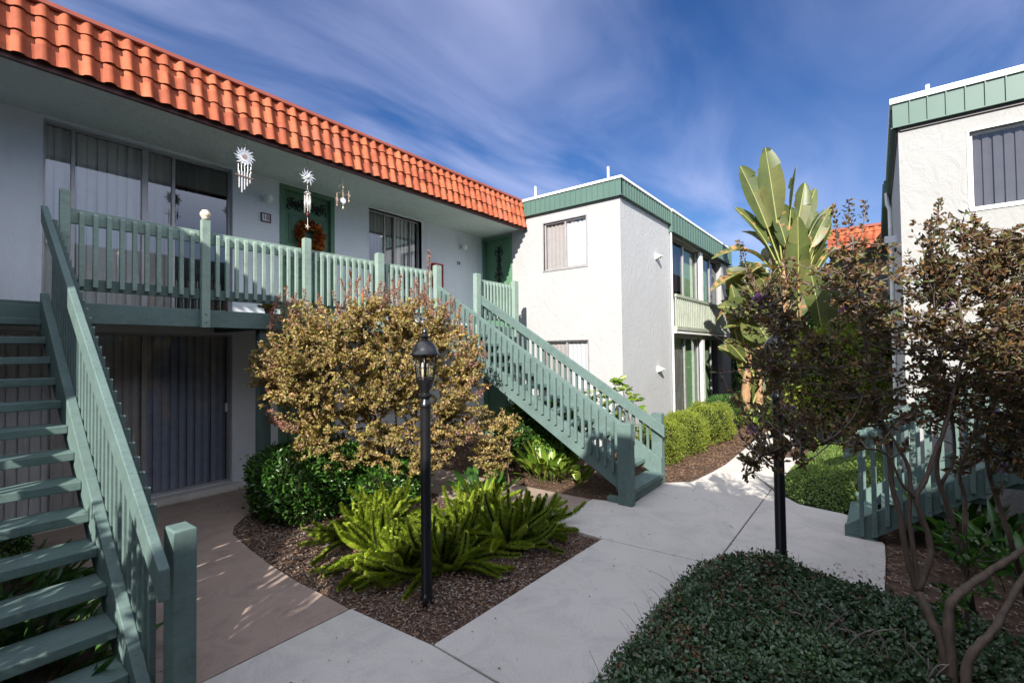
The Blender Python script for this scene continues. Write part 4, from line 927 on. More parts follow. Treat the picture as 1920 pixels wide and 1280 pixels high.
# wreath
n = 620; a = rng.uniform(0, 2*math.pi, n); rr = 0.150+rng.normal(0, 0.032, n)
P = np.stack([WX-0.03+np.abs(rng.normal(0, 0.03, n)), 3.93+rr*np.cos(a), 3.655+rr*np.sin(a)], 1)
D = np.stack([np.full(n, 0.5), np.cos(a+rng.normal(0, 0.9, n)), np.sin(a+rng.normal(0, 0.9, n))], 1)
V, F = leaves(P, D, 0.075, 0.6, 0.3)
wr = npmesh('wreath', V, F, M_wreath); wr.location = (0, 0, 0); tag(wr, 'autumn leaf wreath of orange and red leaves hanging on the green door', 'wreath')
m = MB(); m.tube([(WX-0.02, 3.93+0.15*math.cos(t), 3.655+0.15*math.sin(t)) for t in [2*math.pi*i/24 for i in range(25)]], 0.018, 6); m.tube([(WX-0.02, 3.93, 3.80), (WX-0.02, 3.93, 3.98)], 0.008, 5); m.build('ring', M_iron, wr)
m = MB()
for s in (-1, 1): m.tube([(WX+0.02, 3.93, 3.84), (WX+0.03, 3.93+s*0.06, 3.89), (WX+0.02, 3.93+s*0.07, 3.84), (WX+0.02, 3.93, 3.83), (WX+0.02, 3.93+s*0.03, 3.74)], 0.012, 6)
m.build('bow', M_iron, wr)
# closed orange parasol leaning on the wall
up_ = thing('parasol', 'closed orange parasol leaning on the wall behind the balusters', 'parasol', (-6.4, 4.65, DK))
m = MB(); m.tube([(-6.42, 4.72, DK), (-6.90, 4.50, 3.28)], 0.012, 8); m.build('pole', M_trim, up_)
m = MB(); m.tube([(-6.52, 4.675, DK+0.22), (-6.62, 4.63, DK+0.45), (-6.80, 4.545, DK+0.80), (-6.86, 4.52, DK+0.93)], [0.045, 0.04, 0.025, 0.012], 8); m.build('folded_canopy', M_orange, up_, smooth=True)

# ================================================================== VEGETATION
def inpoly(x, y, poly):
    poly = np.array(poly); n = len(poly); c = np.zeros(len(x), bool); d = np.full(len(x), 1e9)
    for i in range(n):
        x0, y0 = poly[i]; x1, y1 = poly[(i+1) % n]
        cond = ((y0 > y) != (y1 > y))
        xi = (x1-x0)*(y-y0)/((y1-y0) if abs(y1-y0) > 1e-9 else 1e-9)+x0
        c ^= cond & (x < xi)
        L2 = (x1-x0)**2+(y1-y0)**2; t = np.clip(((x-x0)*(x1-x0)+(y-y0)*(y1-y0))/L2, 0, 1)
        d = np.minimum(d, np.hypot(x-(x0+t*(x1-x0)), y-(y0+t*(y1-y0))))
    return np.where(c, d, -d)
def vnoise(x, y, s, seed=0):
    r = np.random.default_rng(seed); o = np.zeros_like(x)
    for k in range(7):
        a = r.uniform(0, 6.28); f = s*(0.6+k*0.45); o += np.sin((x*math.cos(a)+y*math.sin(a))*f*6.28+r.uniform(0, 6.28))/(1+k*0.5)
    return o/3.0
def tubes_np(paths, r0, r1, k=4):
    """paths (n,m,3) -> V,F of tapered tubes"""
    n, m, _ = paths.shape
    T = np.gradient(paths, axis=1); T = T/np.maximum(np.linalg.norm(T, axis=2, keepdims=True), 1e-9)
    A = np.array([0.31, 0.52, 0.79]); U = np.cross(T, A); U /= np.maximum(np.linalg.norm(U, axis=2, keepdims=True), 1e-6); W = np.cross(T, U)
    rad = np.linspace(0, 1, m)[None, :, None]; rad = (r0*(1-rad)+r1*rad)
    R = [paths+(U*math.cos(a)+W*math.sin(a))*rad for a in [2*math.pi*i/k for i in range(k)]]
    V = np.stack(R, 2).reshape(-1, 3)
    idx = np.arange(n)[:, None, None]*m*k+np.arange(m-1)[None, :, None]*k+np.arange(k)[None, None, :]
    nx = np.arange(n)[:, None, None]*m*k+np.arange(m-1)[None, :, None]*k+((np.arange(k)+1) % k)[None, None, :]
    F = np.stack([idx, nx, nx+k, idx+k], -1).reshape(-1, 4)
    return V, F
def catmull(pts, m=6):
    P = [Vector(p) for p in pts]; P = [P[0]*2-P[1]]+P+[P[-1]*2-P[-2]]; o = []
    for i in range(1, len(P)-2):
        for j in range(m):
            t = j/m; a, b, c, d = P[i-1], P[i], P[i+1], P[i+2]
            o.append(0.5*((2*b)+(c-a)*t+(2*a-5*b+4*c-d)*t*t+(3*b-a-3*c+d)*t**3))
    o.append(P[-2]); return o
def limb(mb, pts, r0, r1, n=8, m=5):
    q = catmull(pts, m); k = len(q)
    q = [p+Vector((rnd.uniform(-1, 1), rnd.uniform(-1, 1), rnd.uniform(-1, 1)))*r0*0.12 for p in q]
    mb.tube(q, [(r0+(r1-r0)*i/(k-1))*(1+0.10*math.sin(i*1.7)) for i in range(k)], n)
    return q
def crown(root, skel, blobs, leafmat, leaf=0.045, per=16, dens=1.0, wr=0.5, twigmat=None, upb=0.35, seed=1, name='foliage', spikes=None, spikemat=None, flowers=0, tw0=0.0045, shell=0.45, zmin=0.0, fold=0.3, trans=None):
    """woody crown: thin twigs from the limbs out to points in the blobs; leaves along the twigs"""
    global rng
    rng = np.random.default_rng(seed)
    S = np.array([list(p) for p in skel]); Ps = []
    LP = []; LD = []
    for c, r, cnt in blobs:
        cnt = int(cnt*dens); d = rand_dirs(cnt); rad = np.asarray(r)*(shell+(1-shell)*rng.random((cnt, 1))**0.5)*rng.uniform(0.85, 1.12, (cnt, 1))
        E = np.array(c)+d*rad; E[:, 2] = np.maximum(E[:, 2], zmin)
        dist = np.linalg.norm(E[:, None]-S[None], axis=2)+0.7*np.maximum(0, S[None, :, 2]-E[:, None, 2])
        st = S[np.argmin(dist+rng.uniform(0, 0.25, dist.shape), axis=1)]
        # keep twigs short: start on the line towards the limb
        ln = np.linalg.norm(E-st, axis=1, keepdims=True)
        t = np.linspace(0, 1, 6)[None, :, None]
        mid = (E+st)/2+rng.normal(0, 0.10, E.shape)*ln+np.array([0, 0, -0.10])*ln
        Pth = (1-t)**2*st[:, None]+2*t*(1-t)*mid[:, None]+t*t*E[:, None]
        Ps.append(Pth)
        tt = 1-rng.random((cnt, per))**1.3*np.minimum(0.75, 0.42/np.maximum(ln, 0.2))
        f = tt*5; i0 = np.clip(np.floor(f).astype(int), 0, 4); fr = (f-i0)[..., None]
        ii = np.arange(cnt)[:, None]
        p = Pth[ii, i0]*(1-fr)+Pth[ii, i0+1]*fr; tg = Pth[ii, i0+1]-Pth[ii, i0]
        p = p.reshape(-1, 3)+rng.normal(0, 0.007, (cnt*per, 3)); tg = nrm(tg.reshape(-1, 3))
        dd = tg*0.6+rand_dirs(len(p))*1.0+np.array([0, 0, upb])
        LP.append(p); LD.append(dd)
    LP = np.concatenate(LP); LD = np.concatenate(LD)
    V, F = leaves(LP, LD, leaf, wr, fold); mi = np.zeros(len(F), int)
    paths = np.concatenate(Ps); TV, TF = tubes_np(paths, tw0, 0.0012, 3)
    if spikes:
        SP = []; SD = []; pth = []
        for base, tip, w in spikes:
            b = np.array(list(base)); e = np.array(list(tip)); L = np.linalg.norm(e-b); t = np.linspace(0, 1, 6)[:, None]
            side = rng.normal(0, 0.05, 3)*L; pp_ = b*(1-t)+e*t+side*np.sin(t*math.pi); pth.append(pp_)
            k = int(150*L/0.5); s = rng.random(k)**0.8; cc = b*(1-s[:, None])+e*s[:, None]+side*np.sin(s[:, None]*math.pi)
            rr_ = w*(1-0.75*s[:, None]); q = rand_dirs(k)
            SP.append(cc+q*rr_*rng.random((k, 1))); SD.append(q+(e-b)/L*0.8)
        V2, F2 = leaves(np.concatenate(SP), np.concatenate(SD), leaf*0.62, 0.6, 0.3)
        V, F = merge([(V, F), (V2, F2)]); mi = np.concatenate([mi, np.ones(len(F2), int)])
        TV, TF = merge([(TV, TF), tubes_np(np.stack(pth), 0.004, 0.0015, 3)])
    fo = npmesh(name, V, F, [leafmat, spikemat or leafmat], root, mi=mi)
    npmesh('twigs', TV, TF, twigmat or M_twig, root)
    if flowers:
        idx = rng.integers(0, len(LP), flowers); FP = []; FD = []
        for i in idx:
            k = 14; q = rand_dirs(k); FP.append(LP[i]+q*0.012); FD.append(q)
        V, F = leaves(np.concatenate(FP), np.concatenate(FD), 0.02, 0.8, 0.5); npmesh('blossom', V, F, M_flower, root)
    return fo
def superell(root, c, r, n, mat, leaf=0.03, pw=3.0, wr=0.5, seed=3, lump=0.07, depth=0.10, fold=0.3, up=0.2, corecol=None, name='foliage', lf=2.5):
    """clipped shrub: leaves on a rounded box with a twiggy core"""
    global rng
    rng = np.random.default_rng(seed); c = np.array(c); r = np.array(r)
    d = rand_dirs(n); d[:, 2] = np.where(d[:, 2] < -0.75, -d[:, 2], d[:, 2])
    k = (np.abs(d[:, 0])**pw+np.abs(d[:, 1])**pw+np.abs(d[:, 2])**pw)**(-1/pw)
    lum = 1+lump*(vnoise(d[:, 0]*lf+d[:, 2]*1.7, d[:, 1]*lf-d[:, 2]*1.3, 0.5, seed)+0.5*vnoise(d[:, 0]*lf*3-d[:, 2]*3, d[:, 1]*lf*3+d[:, 2]*4, 0.6, seed+1))
    rad = k*lum*(1-np.abs(rng.normal(0, depth, n))+0.16*(rng.random(n) < 0.05)*rng.random(n))
    P = c+d*rad[:, None]*r
    N = nrm(np.sign(d)*np.abs(d)**(pw-1)/r)
    P[:, 2] = np.maximum(P[:, 2], 0.01)
    V, F = leaves(P, N*0.7+rand_dirs(n)*0.9+np.array([0, 0, up]), leaf, wr, fold)
    fo = npmesh(name, V, F, mat, root)
    # inner mass of bare twigs
    m = 420; q = rand_dirs(m); st = c+np.array([0, 0, -r[2]*0.9])+rng.normal(0, 0.25, (m, 3))*r*np.array([1, 1, 0.05])
    kk = (np.abs(q)**pw).sum(1)**(-1/pw); e = c+q*(kk*0.92)[:, None]*r; e[:, 2] = np.maximum(e[:, 2], 0.02)
    t = np.linspace(0, 1, 5)[None, :, None]; mid = (st+e)/2+rng.normal(0, 0.06, e.shape)
    V, F = tubes_np((1-t)**2*st[:, None]+2*t*(1-t)*mid[:, None]+t*t*e[:, None], 0.006, 0.002, 3)
    npmesh('twigs', V, F, M_bark, root)
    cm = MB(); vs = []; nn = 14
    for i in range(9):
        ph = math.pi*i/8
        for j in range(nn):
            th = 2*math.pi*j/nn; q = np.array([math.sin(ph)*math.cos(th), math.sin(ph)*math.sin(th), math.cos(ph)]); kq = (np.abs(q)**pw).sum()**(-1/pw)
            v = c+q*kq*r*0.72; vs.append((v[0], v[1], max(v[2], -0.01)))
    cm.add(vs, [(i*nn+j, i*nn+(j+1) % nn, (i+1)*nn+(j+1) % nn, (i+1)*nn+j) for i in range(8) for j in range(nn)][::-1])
    cm.build('shade_core', corecol or M_core, root, smooth=True)
    return fo
M_core = mat_plain('shade_dark_core', (0.018, 0.028, 0.010), 0.95, 0.1, vary=0.5, vs_=25)  # near-black green, the shade between leaves put into the colour
def chips(name, label, poly, n, mat, seed=5, size=0.035, z=-0.028, zr=0.022, mat2=None):
    global rng
    rng = np.random.default_rng(seed); P = np.array(poly); lo, hi = P.min(0), P.max(0)
    x = rng.uniform(lo[0], hi[0], n*3); y = rng.uniform(lo[1], hi[1], n*3); d = inpoly(x, y, poly); k = d > -0.004-0.03*rng.random(len(x))**3
    x, y, d = x[k][:n], y[k][:n], d[k][:n]; m = len(x)
    hz = 0.012*vnoise(x, y, 1.2, seed)+z+rng.random(m)*zr+0.010*np.clip(d/0.1, 0, 1)
    a = rng.uniform(0, 2*math.pi, m); L = size*rng.uniform(0.35, 1.25, m)/2; W = L*rng.uniform(0.12, 0.4, m)+0.0012
    D = np.stack([np.cos(a), np.sin(a), rng.normal(0, 0.22, m)], 1); D = nrm(D); S = np.stack([-np.sin(a), np.cos(a), rng.normal(0, 0.35, m)], 1); S = nrm(S)
    C = np.stack([x, y, hz], 1)
    V = np.stack([C-D*L[:, None]-S*W[:, None]*0.7, C+D*L[:, None]-S*W[:, None], C+D*L[:, None]*0.9+S*W[:, None], C-D*L[:, None]*1.05+S*W[:, None]*0.8], 1).reshape(-1, 3)
    F = np.arange(m*4).reshape(-1, 4)
    mi = (rng.random(m) < 0.5).astype(int) if mat2 else None
    o = npmesh(name, V, F, [mat, mat2] if mat2 else mat, mi=mi)
    return tag(o, label, 'mulch', kind='stuff')
bed1 = [(-5.93, 4.22), (-5.93, 3.42), (-5.84, 2.78), (-5.67, 2.44), (-5.43, 2.23), (-5.21, 2.12), (-4.64, 2.05), (-4.2, 2.01), (-3.69, 1.99), (-3.32, 2.0), (-3.02, 2.0), (-2.24, 2.07), (-2.15, 4.16), (-2.80, 4.20)]
chips('mulch', 'shredded wood mulch bed under the foxtail ferns and golden bush', bed1, 32000, M_mulch, 5, 0.024, mat2=M_mulchg)
chips('mulch', 'orange-brown mulch under the centre staircase', [(-6.9, 5.22), (-2.81, 5.22), (-2.45, 5.31), (-2.34, 5.42), (-2.38, 6.4), (-2.7, 8.0), (-6.9, 8.0)], 20000, M_mulch, 6, 0.024)
chips('mulch', 'sunlit orange-brown mulch strip between the low green shrubs and the path', [(-2.37, 6.41), (-2.10, 6.86), (-1.99, 7.3), (-1.94, 8.0), (-1.96, 9.8), (-1.99, 11.2), (-1.9, 12.5), (-1.5, 14), (-3.6, 14.5), (-3.6, 8.05), (-2.7, 8.0), (-2.4, 6.45)], 24000, M_mulch, 7, 0.028)
chips('mulch', 'dark leaf litter and mulch under the bare tree stems and right staircase', [(0.03, 5.7), (0.03, 5.1), (-0.5, 4.8), (-1.1, 4.2), (-1.13, 0.6), (1.6, 0.6), (3.2, 5.0), (3.2, 7.3), (0.2, 7.3), (-0.2, 6.3), (0.03, 6.2)], 16000, M_mulch, 8, 0.035, mat2=M_mulchg)

# ---- central golden crape myrtle
ct = thing('crape_myrtle_bush', 'large golden-brown leafed bush behind the front lamp post', 'bush', (-4.75, 3.75, 0))
m = MB(); sk = []
bs_ = Vector((-4.75, 3.75, -0.02))
for (u, v, d) in ((560, 700, 5.3), (620, 640, 5.5), (680, 600, 5.7), (740, 620, 5.8), (800, 640, 5.95), (860, 700, 6.05), (600, 800, 5.4), (800, 800, 5.9), (700, 760, 5.5), (700, 740, 6.1)):
    e = PX(u, v, d); b = bs_+Vector((rnd.uniform(-.12, .12), rnd.uniform(-.12, .12), 0)); mid = b.lerp(e, 0.45)+Vector((rnd.uniform(-.1, .1), rnd.uniform(-.1, .1), 0.12))
    sk += limb(m, [b, b.lerp(mid, 0.5)+Vector((0, 0, 0.08)), mid, e], 0.024, 0.008, 7)
m.build('stems', M_bark, ct, smooth=True)
sk = [p for p in sk if p.z > 0.45]
bl = [(PX(600, 700, 5.45), (0.72, 0.72, 0.62), 150), (PX(700, 670, 5.7), (0.75, 0.75, 0.70), 190), (PX(810, 700, 5.95), (0.66, 0.66, 0.62), 150), (PX(540, 690, 5.3), (0.42, 0.42, 0.45), 60),
      (PX(640, 820, 5.45), (0.62, 0.62, 0.36), 100), (PX(770, 840, 5.7), (0.60, 0.60, 0.33), 90), (PX(850, 660, 6.05), (0.36, 0.36, 0.45), 60), (PX(700, 600, 5.75), (0.5, 0.5, 0.30), 80), (PX(870, 780, 6.0), (0.3, 0.3, 0.35), 40), (PX(570, 600, 5.45), (0.28, .28, .25), 34), (PX(790, 590, 5.9), (0.35, 0.35, 0.25), 50)]
spk = []
for (u, v, d, h) in ((536, 535, 5.5, 0.42), (483, 655, 5.25, 0.35), (520, 640, 5.3, 0.25), (600, 560, 5.6, 0.3), (640, 570, 5.6, 0.3), (715, 560, 5.75, 0.32), (752, 515, 5.8, 0.5), (770, 540, 5.8, 0.4), (803, 470, 5.9, 0.75), (690, 590, 5.5, 0.25), (665, 560, 5.7, 0.3), (822, 560, 5.95, 0.35), (860, 610, 6.0, 0.3), (884, 590, 6.05, 0.3), (840, 590, 6.0, 0.25), (780, 520, 5.85, 0.4), (735, 540, 5.8, 0.35), (560, 590, 5.4, 0.3), (500, 690, 5.25, 0.2), (905, 640, 6.1, 0.25), (610, 600, 5.5, 0.25)):
    tip = PX(u, v, d); spk.append((tip-Vector((rnd.uniform(-.06, .06), rnd.uniform(-.06, .06), h)), tip, 0.05))
for _k in range(44):
    _u = rnd.uniform(500, 880); _t = PX(_u, 600-60*math.sin((_u-480)/420*math.pi)+rnd.uniform(-30, 15), 5.3+(_u-480)/520+rnd.uniform(-.1, .3)); spk.append((_t-Vector((rnd.uniform(-.1, .1), rnd.uniform(-.1, .1), 0.28)), _t, 0.04))
for _k in range(14):
    _v = rnd.uniform(650, 800); _t = PX(rnd.uniform(472, 500)+max(0, _v-700)*0.35, _v, 5.2); spk.append((_t+Vector((0.2, 0.1, -0.1)), _t, 0.04))
for _k in range(24):
    _a = rnd.uniform(-0.5, 0.9); _t = PX(700+rnd.uniform(185, 225)*math.cos(_a), 720-190*math.sin(_a), 6.0+rnd.uniform(-.2, .2)); spk.append((_t+Vector((-0.12, -0.15, -0.18)), _t, 0.035))
crown(ct, sk, bl, M_gold, 0.034, 56, 1.62, 0.55, M_bark, 0.3, 21, spikes=spk, spikemat=M_seed, flowers=14, shell=0.62)
c2 = thing('crape_myrtle_bush', 'small brown-leafed bush between the golden bush and the centre staircase', 'bush', (-3.95, 5.0, 0))
m = MB(); sk = []
for (u, v) in ((910, 780), (940, 790), (960, 800), (930, 830)):
    e = PX(u, v, 6.3); sk += limb(m, [Vector((-3.95, 5.0, -0.02)), Vector((-3.95, 5.0, 0.2)), e], 0.014, 0.005, 6)
m.build('stems', M_bark, c2, smooth=True)
crown(c2, sk[8:], [(PX(930, 810, 6.3), (0.36, 0.36, 0.34), 70), (PX(915, 860, 6.2), (0.3, 0.3, 0.2), 30)], M_gold, 0.036, 30, 1.3, 0.5, M_bark, 0.3, 22)
# ---- clipped hedge on the left
h1 = thing('clipped_hedge', 'dark glossy clipped hedge at the corner of the pink paving, left of the golden bush', 'hedge', (-5.2, 3.1, 0))
superell(h1, (-5.30, 3.02, 0.36), (0.56, 0.62, 0.37), 11000, M_hedge, 0.046, 4.5, 0.45, 31, 0.05, 0.07)
h1b = thing('clipped_hedge', 'dark glossy hedge directly under the golden bush', 'hedge', (-4.5, 3.7, 0))
superell(h1b, (-4.72, 3.62, 0.26), (0.42, 0.42, 0.26), 4000, M_hedge, 0.048, 2.6, 0.45, 32, 0.08, 0.1)
h2 = thing('shrub', 'dark green leafy shrub under the centre staircase', 'shrub', (-4.3, 6.3, 0))
superell(h2, (-4.35, 6.35, 0.5), (0.75, 0.6, 0.5), 7000, M_hedge, 0.055, 2.3, 0.5, 33, 0.12, 0.12)
# ---- foxtail ferns
def fern(label, cx, cy, n, L, seed, lean=(0, 0)):
    global rng
    n = int(n*1.0); L = L*1.0; rng = np.random.default_rng(seed); r = random.Random(seed)
    f = thing('foxtail_fern', label, 'fern', (cx, cy, 0), 'foxtail ferns in the mulch bed')
    Vs = []; Fs = []; axes = []
    for i in range(n):
        az_ = r.uniform(0, 2*math.pi); q = i/n; el_ = R_(82-76*q**0.8+r.uniform(-10, 10)); l = L*r.uniform(0.65, 1.1)*(0.85+0.3*q); bend = r.uniform(0.5, 1.7)*(0.3+q) if r.random() < 0.8 else -r.uniform(0.2, 0.7)
        p = Vector((cx+0.12*math.cos(az_)*q+r.uniform(-.03, .03), cy+0.12*math.sin(az_)*q+r.uniform(-.03, .03), 0.0)); pts = [p.copy()]; e = el_; a2 = az_; tw = r.uniform(-0.5, 0.5)
        for k in range(10):
            ll = l/10; d = Vector((math.cos(e)*math.cos(a2)+lean[0]*0.2, math.cos(e)*math.sin(a2)+lean[1]*0.2, math.sin(e))).normalized(); p = p+d*ll
            if p.z < 0.035: p.z = 0.035
            pts.append(p.copy()); e -= bend*0.1*(0.5+k/8) if k < 7 else -0.10; a2 += tw*0.08
        axes.append(np.array([list(v) for v in pts]))
    A = np.stack(axes); K = 800
    s = rng.random((n, K))**0.9; fidx = s*10; i0 = np.clip(fidx.astype(int), 0, 9); fr = (fidx-i0)[..., None]; ii = np.arange(n)[:, None]
    c = A[ii, i0]*(1-fr)+A[ii, i0+1]*fr; T = nrm((A[ii, i0+1]-A[ii, i0]).reshape(-1, 3)); c = c.reshape(-1, 3); s = s.reshape(-1)
    q = rand_dirs(len(c)); q = nrm(q-T*(q*T).sum(1, keepdims=True))
    prof = 0.043*np.clip(np.sqrt(np.sin(np.pi*np.clip(0.10+0.83*s, 0, 1))), 0.12, 1)*rng.uniform(0.75, 1.1, len(s))
    d = q*1.0+T*0.55; tip = c+nrm(d)*prof[:, None]; w = np.cross(T, q)*0.0026+T*0.001
    bq = c+q*prof[:, None]*0.15
    V = np.stack([bq-w, bq+w, tip+w*0.9, tip-w*0.9], 1).reshape(-1, 3); F = np.arange(len(V)).reshape(-1, 4)
    npmesh('plumes', V, F, M_fern, f)
    V, F = tubes_np(A, 0.019, 0.006, 6); npmesh('stems', V, F, M_core, f)  # dark core tubes, shade inside the plumes put into their colour
    return f
FL = [(-4.0, 2.85, 40, .55, 'leftmost foxtail fern, brightly lit, beside the dark hedge'), (-3.55, 2.68, 44, .50, 'sunlit foxtail fern just left of the front lamp post, drooping over the mulch'),
      (-2.92, 2.84, 52, .52, 'foxtail fern right of the front lamp post with thick curled plumes near the path'), (-3.25, 3.35, 44, .54, 'foxtail fern standing behind the front lamp post in sun'),
      (-2.78, 3.50, 50, .58, 'rightmost foxtail fern, shaded, its long plumes reaching over the path corner'), (-3.45, 3.95, 32, .50, 'farthest foxtail fern at the back of the bed next to the pink strip'),
      (-4.25, 3.20, 32, .52, 'foxtail fern tucked between the hedge and the golden bush stems'), (-2.85, 4.0, 30, .50, 'upright foxtail fern at the back right of the bed'), (-3.15, 2.55, 20, .36, 'low sprawling foxtail fern directly behind the front lamp post base')]
for i, (x, y, n, L, lb) in enumerate(FL): fern(lb, x, y, n, L, 50+i)
# ---- strap leaved plants
def straps(name, label, cat, cx, cy, n, L, w, mat, seed, spread=0.25, elr=(40, 85), z0=0.0, group=None, bend=1.1, petiole=0.3):
    r = random.Random(seed); f = thing(name, label, cat, (cx, cy, z0), group); m = MB()
    for i in range(n):
        a = r.uniform(0, 6.283); rad = spread*math.sqrt(r.random()); p = Vector((cx+rad*math.cos(a), cy+rad*math.sin(a), z0)); a += r.uniform(-0.6, 0.6)
        e = R_(r.uniform(*elr)); l = L*r.uniform(0.6, 1.1); K = 8; b = bend*r.uniform(0.4, 1.3); W = w*r.uniform(0.75, 1.15); vs = []; tw = r.uniform(-0.9, 0.9)
        for k in range(K+1):
            t = k/K; ww = W*0.5*(max(0.06, math.sin(math.pi*min(1, max(0, (t-petiole)/(1-petiole))))**0.7) if t > petiole else 0.08)
            if k == K: ww = 0.0015
            d = Vector((math.cos(e)*math.cos(a), math.cos(e)*math.sin(a), math.sin(e))); s = Vector((-math.sin(a), math.cos(a), 0)); nr = s.cross(d); s = s*math.cos(tw*t)+nr*math.sin(tw*t)
            vs += [p-s*ww+nr*ww*0.25, p-nr*ww*0.15, p+s*ww+nr*ww*0.25]; p = p+d*(l/K); e -= b/K*(0.4+t*1.2)
            if p.z < z0+0.02: p.z = z0+0.02
        m.add(vs, [q for k in range(K) for q in ((3*k, 3*k+1, 3*k+4, 3*k+3), (3*k+1, 3*k+2, 3*k+5, 3*k+4))])
    m.build('leaves', mat, f, smooth=True); return f
straps('cast_iron_plant', 'bright yellow-green broad-leaved plant clump under the centre staircase', 'plant', -3.78, 5.75, 85, 0.62, 0.085, M_strap, 71, 0.30)
straps('cast_iron_plant', 'small yellow-green leaf tuft at the right foot of the centre staircase clump', 'plant', -3.25, 5.62, 12, 0.34, 0.07, M_strap, 72, 0.08)
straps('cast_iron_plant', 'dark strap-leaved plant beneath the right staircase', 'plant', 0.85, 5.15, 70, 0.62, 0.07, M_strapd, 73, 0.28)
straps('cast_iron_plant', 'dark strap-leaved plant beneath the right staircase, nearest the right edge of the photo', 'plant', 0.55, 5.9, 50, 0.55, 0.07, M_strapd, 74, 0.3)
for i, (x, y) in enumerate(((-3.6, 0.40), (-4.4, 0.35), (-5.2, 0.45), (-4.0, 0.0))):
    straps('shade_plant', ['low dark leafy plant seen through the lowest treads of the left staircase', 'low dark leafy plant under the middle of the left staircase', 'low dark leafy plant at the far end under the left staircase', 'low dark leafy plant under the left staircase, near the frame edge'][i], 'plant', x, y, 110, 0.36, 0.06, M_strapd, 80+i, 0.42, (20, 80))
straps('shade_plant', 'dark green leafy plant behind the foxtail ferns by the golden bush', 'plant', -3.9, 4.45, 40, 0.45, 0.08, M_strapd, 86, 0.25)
lh = thing('low_hedge', 'low dark clipped hedge in front of the sliding door, seen under the left staircase', 'hedge', (-6.3, 0.3, 0))
superell(lh, (-6.3, 0.15, 0.14), (0.35, 0.62, 0.16), 4500, M_hedge, 0.035, 3.0, 0.45, 35, 0.08, 0.1)
# ---- shrub by the white wall behind the centre staircase
sw = thing('schefflera', 'yellow-green umbrella-leaved shrub against the white wall behind the centre staircase', 'shrub', (-3.25, 7.35, 0))
m = MB(); P = []; D = []; r = random.Random(5)
for (u, v, d) in ((1150, 715, 7.7), (1165, 720, 7.6), (1185, 745, 7.6), (1130, 760, 7.6), (1195, 765, 7.5), (1155, 780, 7.5), (1105, 740, 7.8), (1175, 800, 7.4), (1090, 780, 7.6), (1210, 800, 7.4), (1140, 735, 7.9), (1120, 800, 7.5)):
    e = PX(u, v, d); limb(m, [Vector((-3.2+r.uniform(-.1, .1), 7.35, 0)), Vector((-3.2, 7.35, 0.5)).lerp(e, 0.3), e], 0.010, 0.004, 5, 3)
    for j in range(3):
        c = e+Vector((r.uniform(-.1, .1), r.uniform(-.1, .1), r.uniform(-.09, .05)))
        for k in range(8): a = k*0.785+r.random(); P.append(list(c)); D.append([math.cos(a), math.sin(a), r.uniform(-0.35, 0.35)])
m.build('stems', M_bark, sw, smooth=True); V, F = leaves(np.array(P), np.array(D), 0.13, 0.36, 0.3); npmesh('foliage', V, F, M_strap, sw)
# ---- box shrubs
for i, (c, r, n, lb) in enumerate((((-2.86, 7.75, 0.30), (0.34, 0.42, 0.36), 8000, 'rounded yellow-green box shrub nearest the foot of the centre staircase'),
        ((-2.80, 8.75, 0.30), (0.36, 0.55, 0.36), 8000, 'middle one of the three rounded yellow-green box shrubs'),
        ((-2.75, 10.1, 0.32), (0.46, 0.75, 0.38), 10000, 'largest and farthest of the three yellow-green box shrubs, below the tall windows'),
        ((-2.9, 12.6, 0.32), (0.55, 1.0, 0.35), 8000, 'dark green low shrub beyond the yellow-green box shrubs'))):
    b = thing('box_shrub', lb, 'shrub', (c[0], c[1], 0), 'clipped shrubs along the white block')
    superell(b, c, r, int(n*1.6), M_box if i < 3 else M_hedge, 0.028, 2.8, 0.4, 90+i, 0.17, 0.09, up=0.5, lf=4)
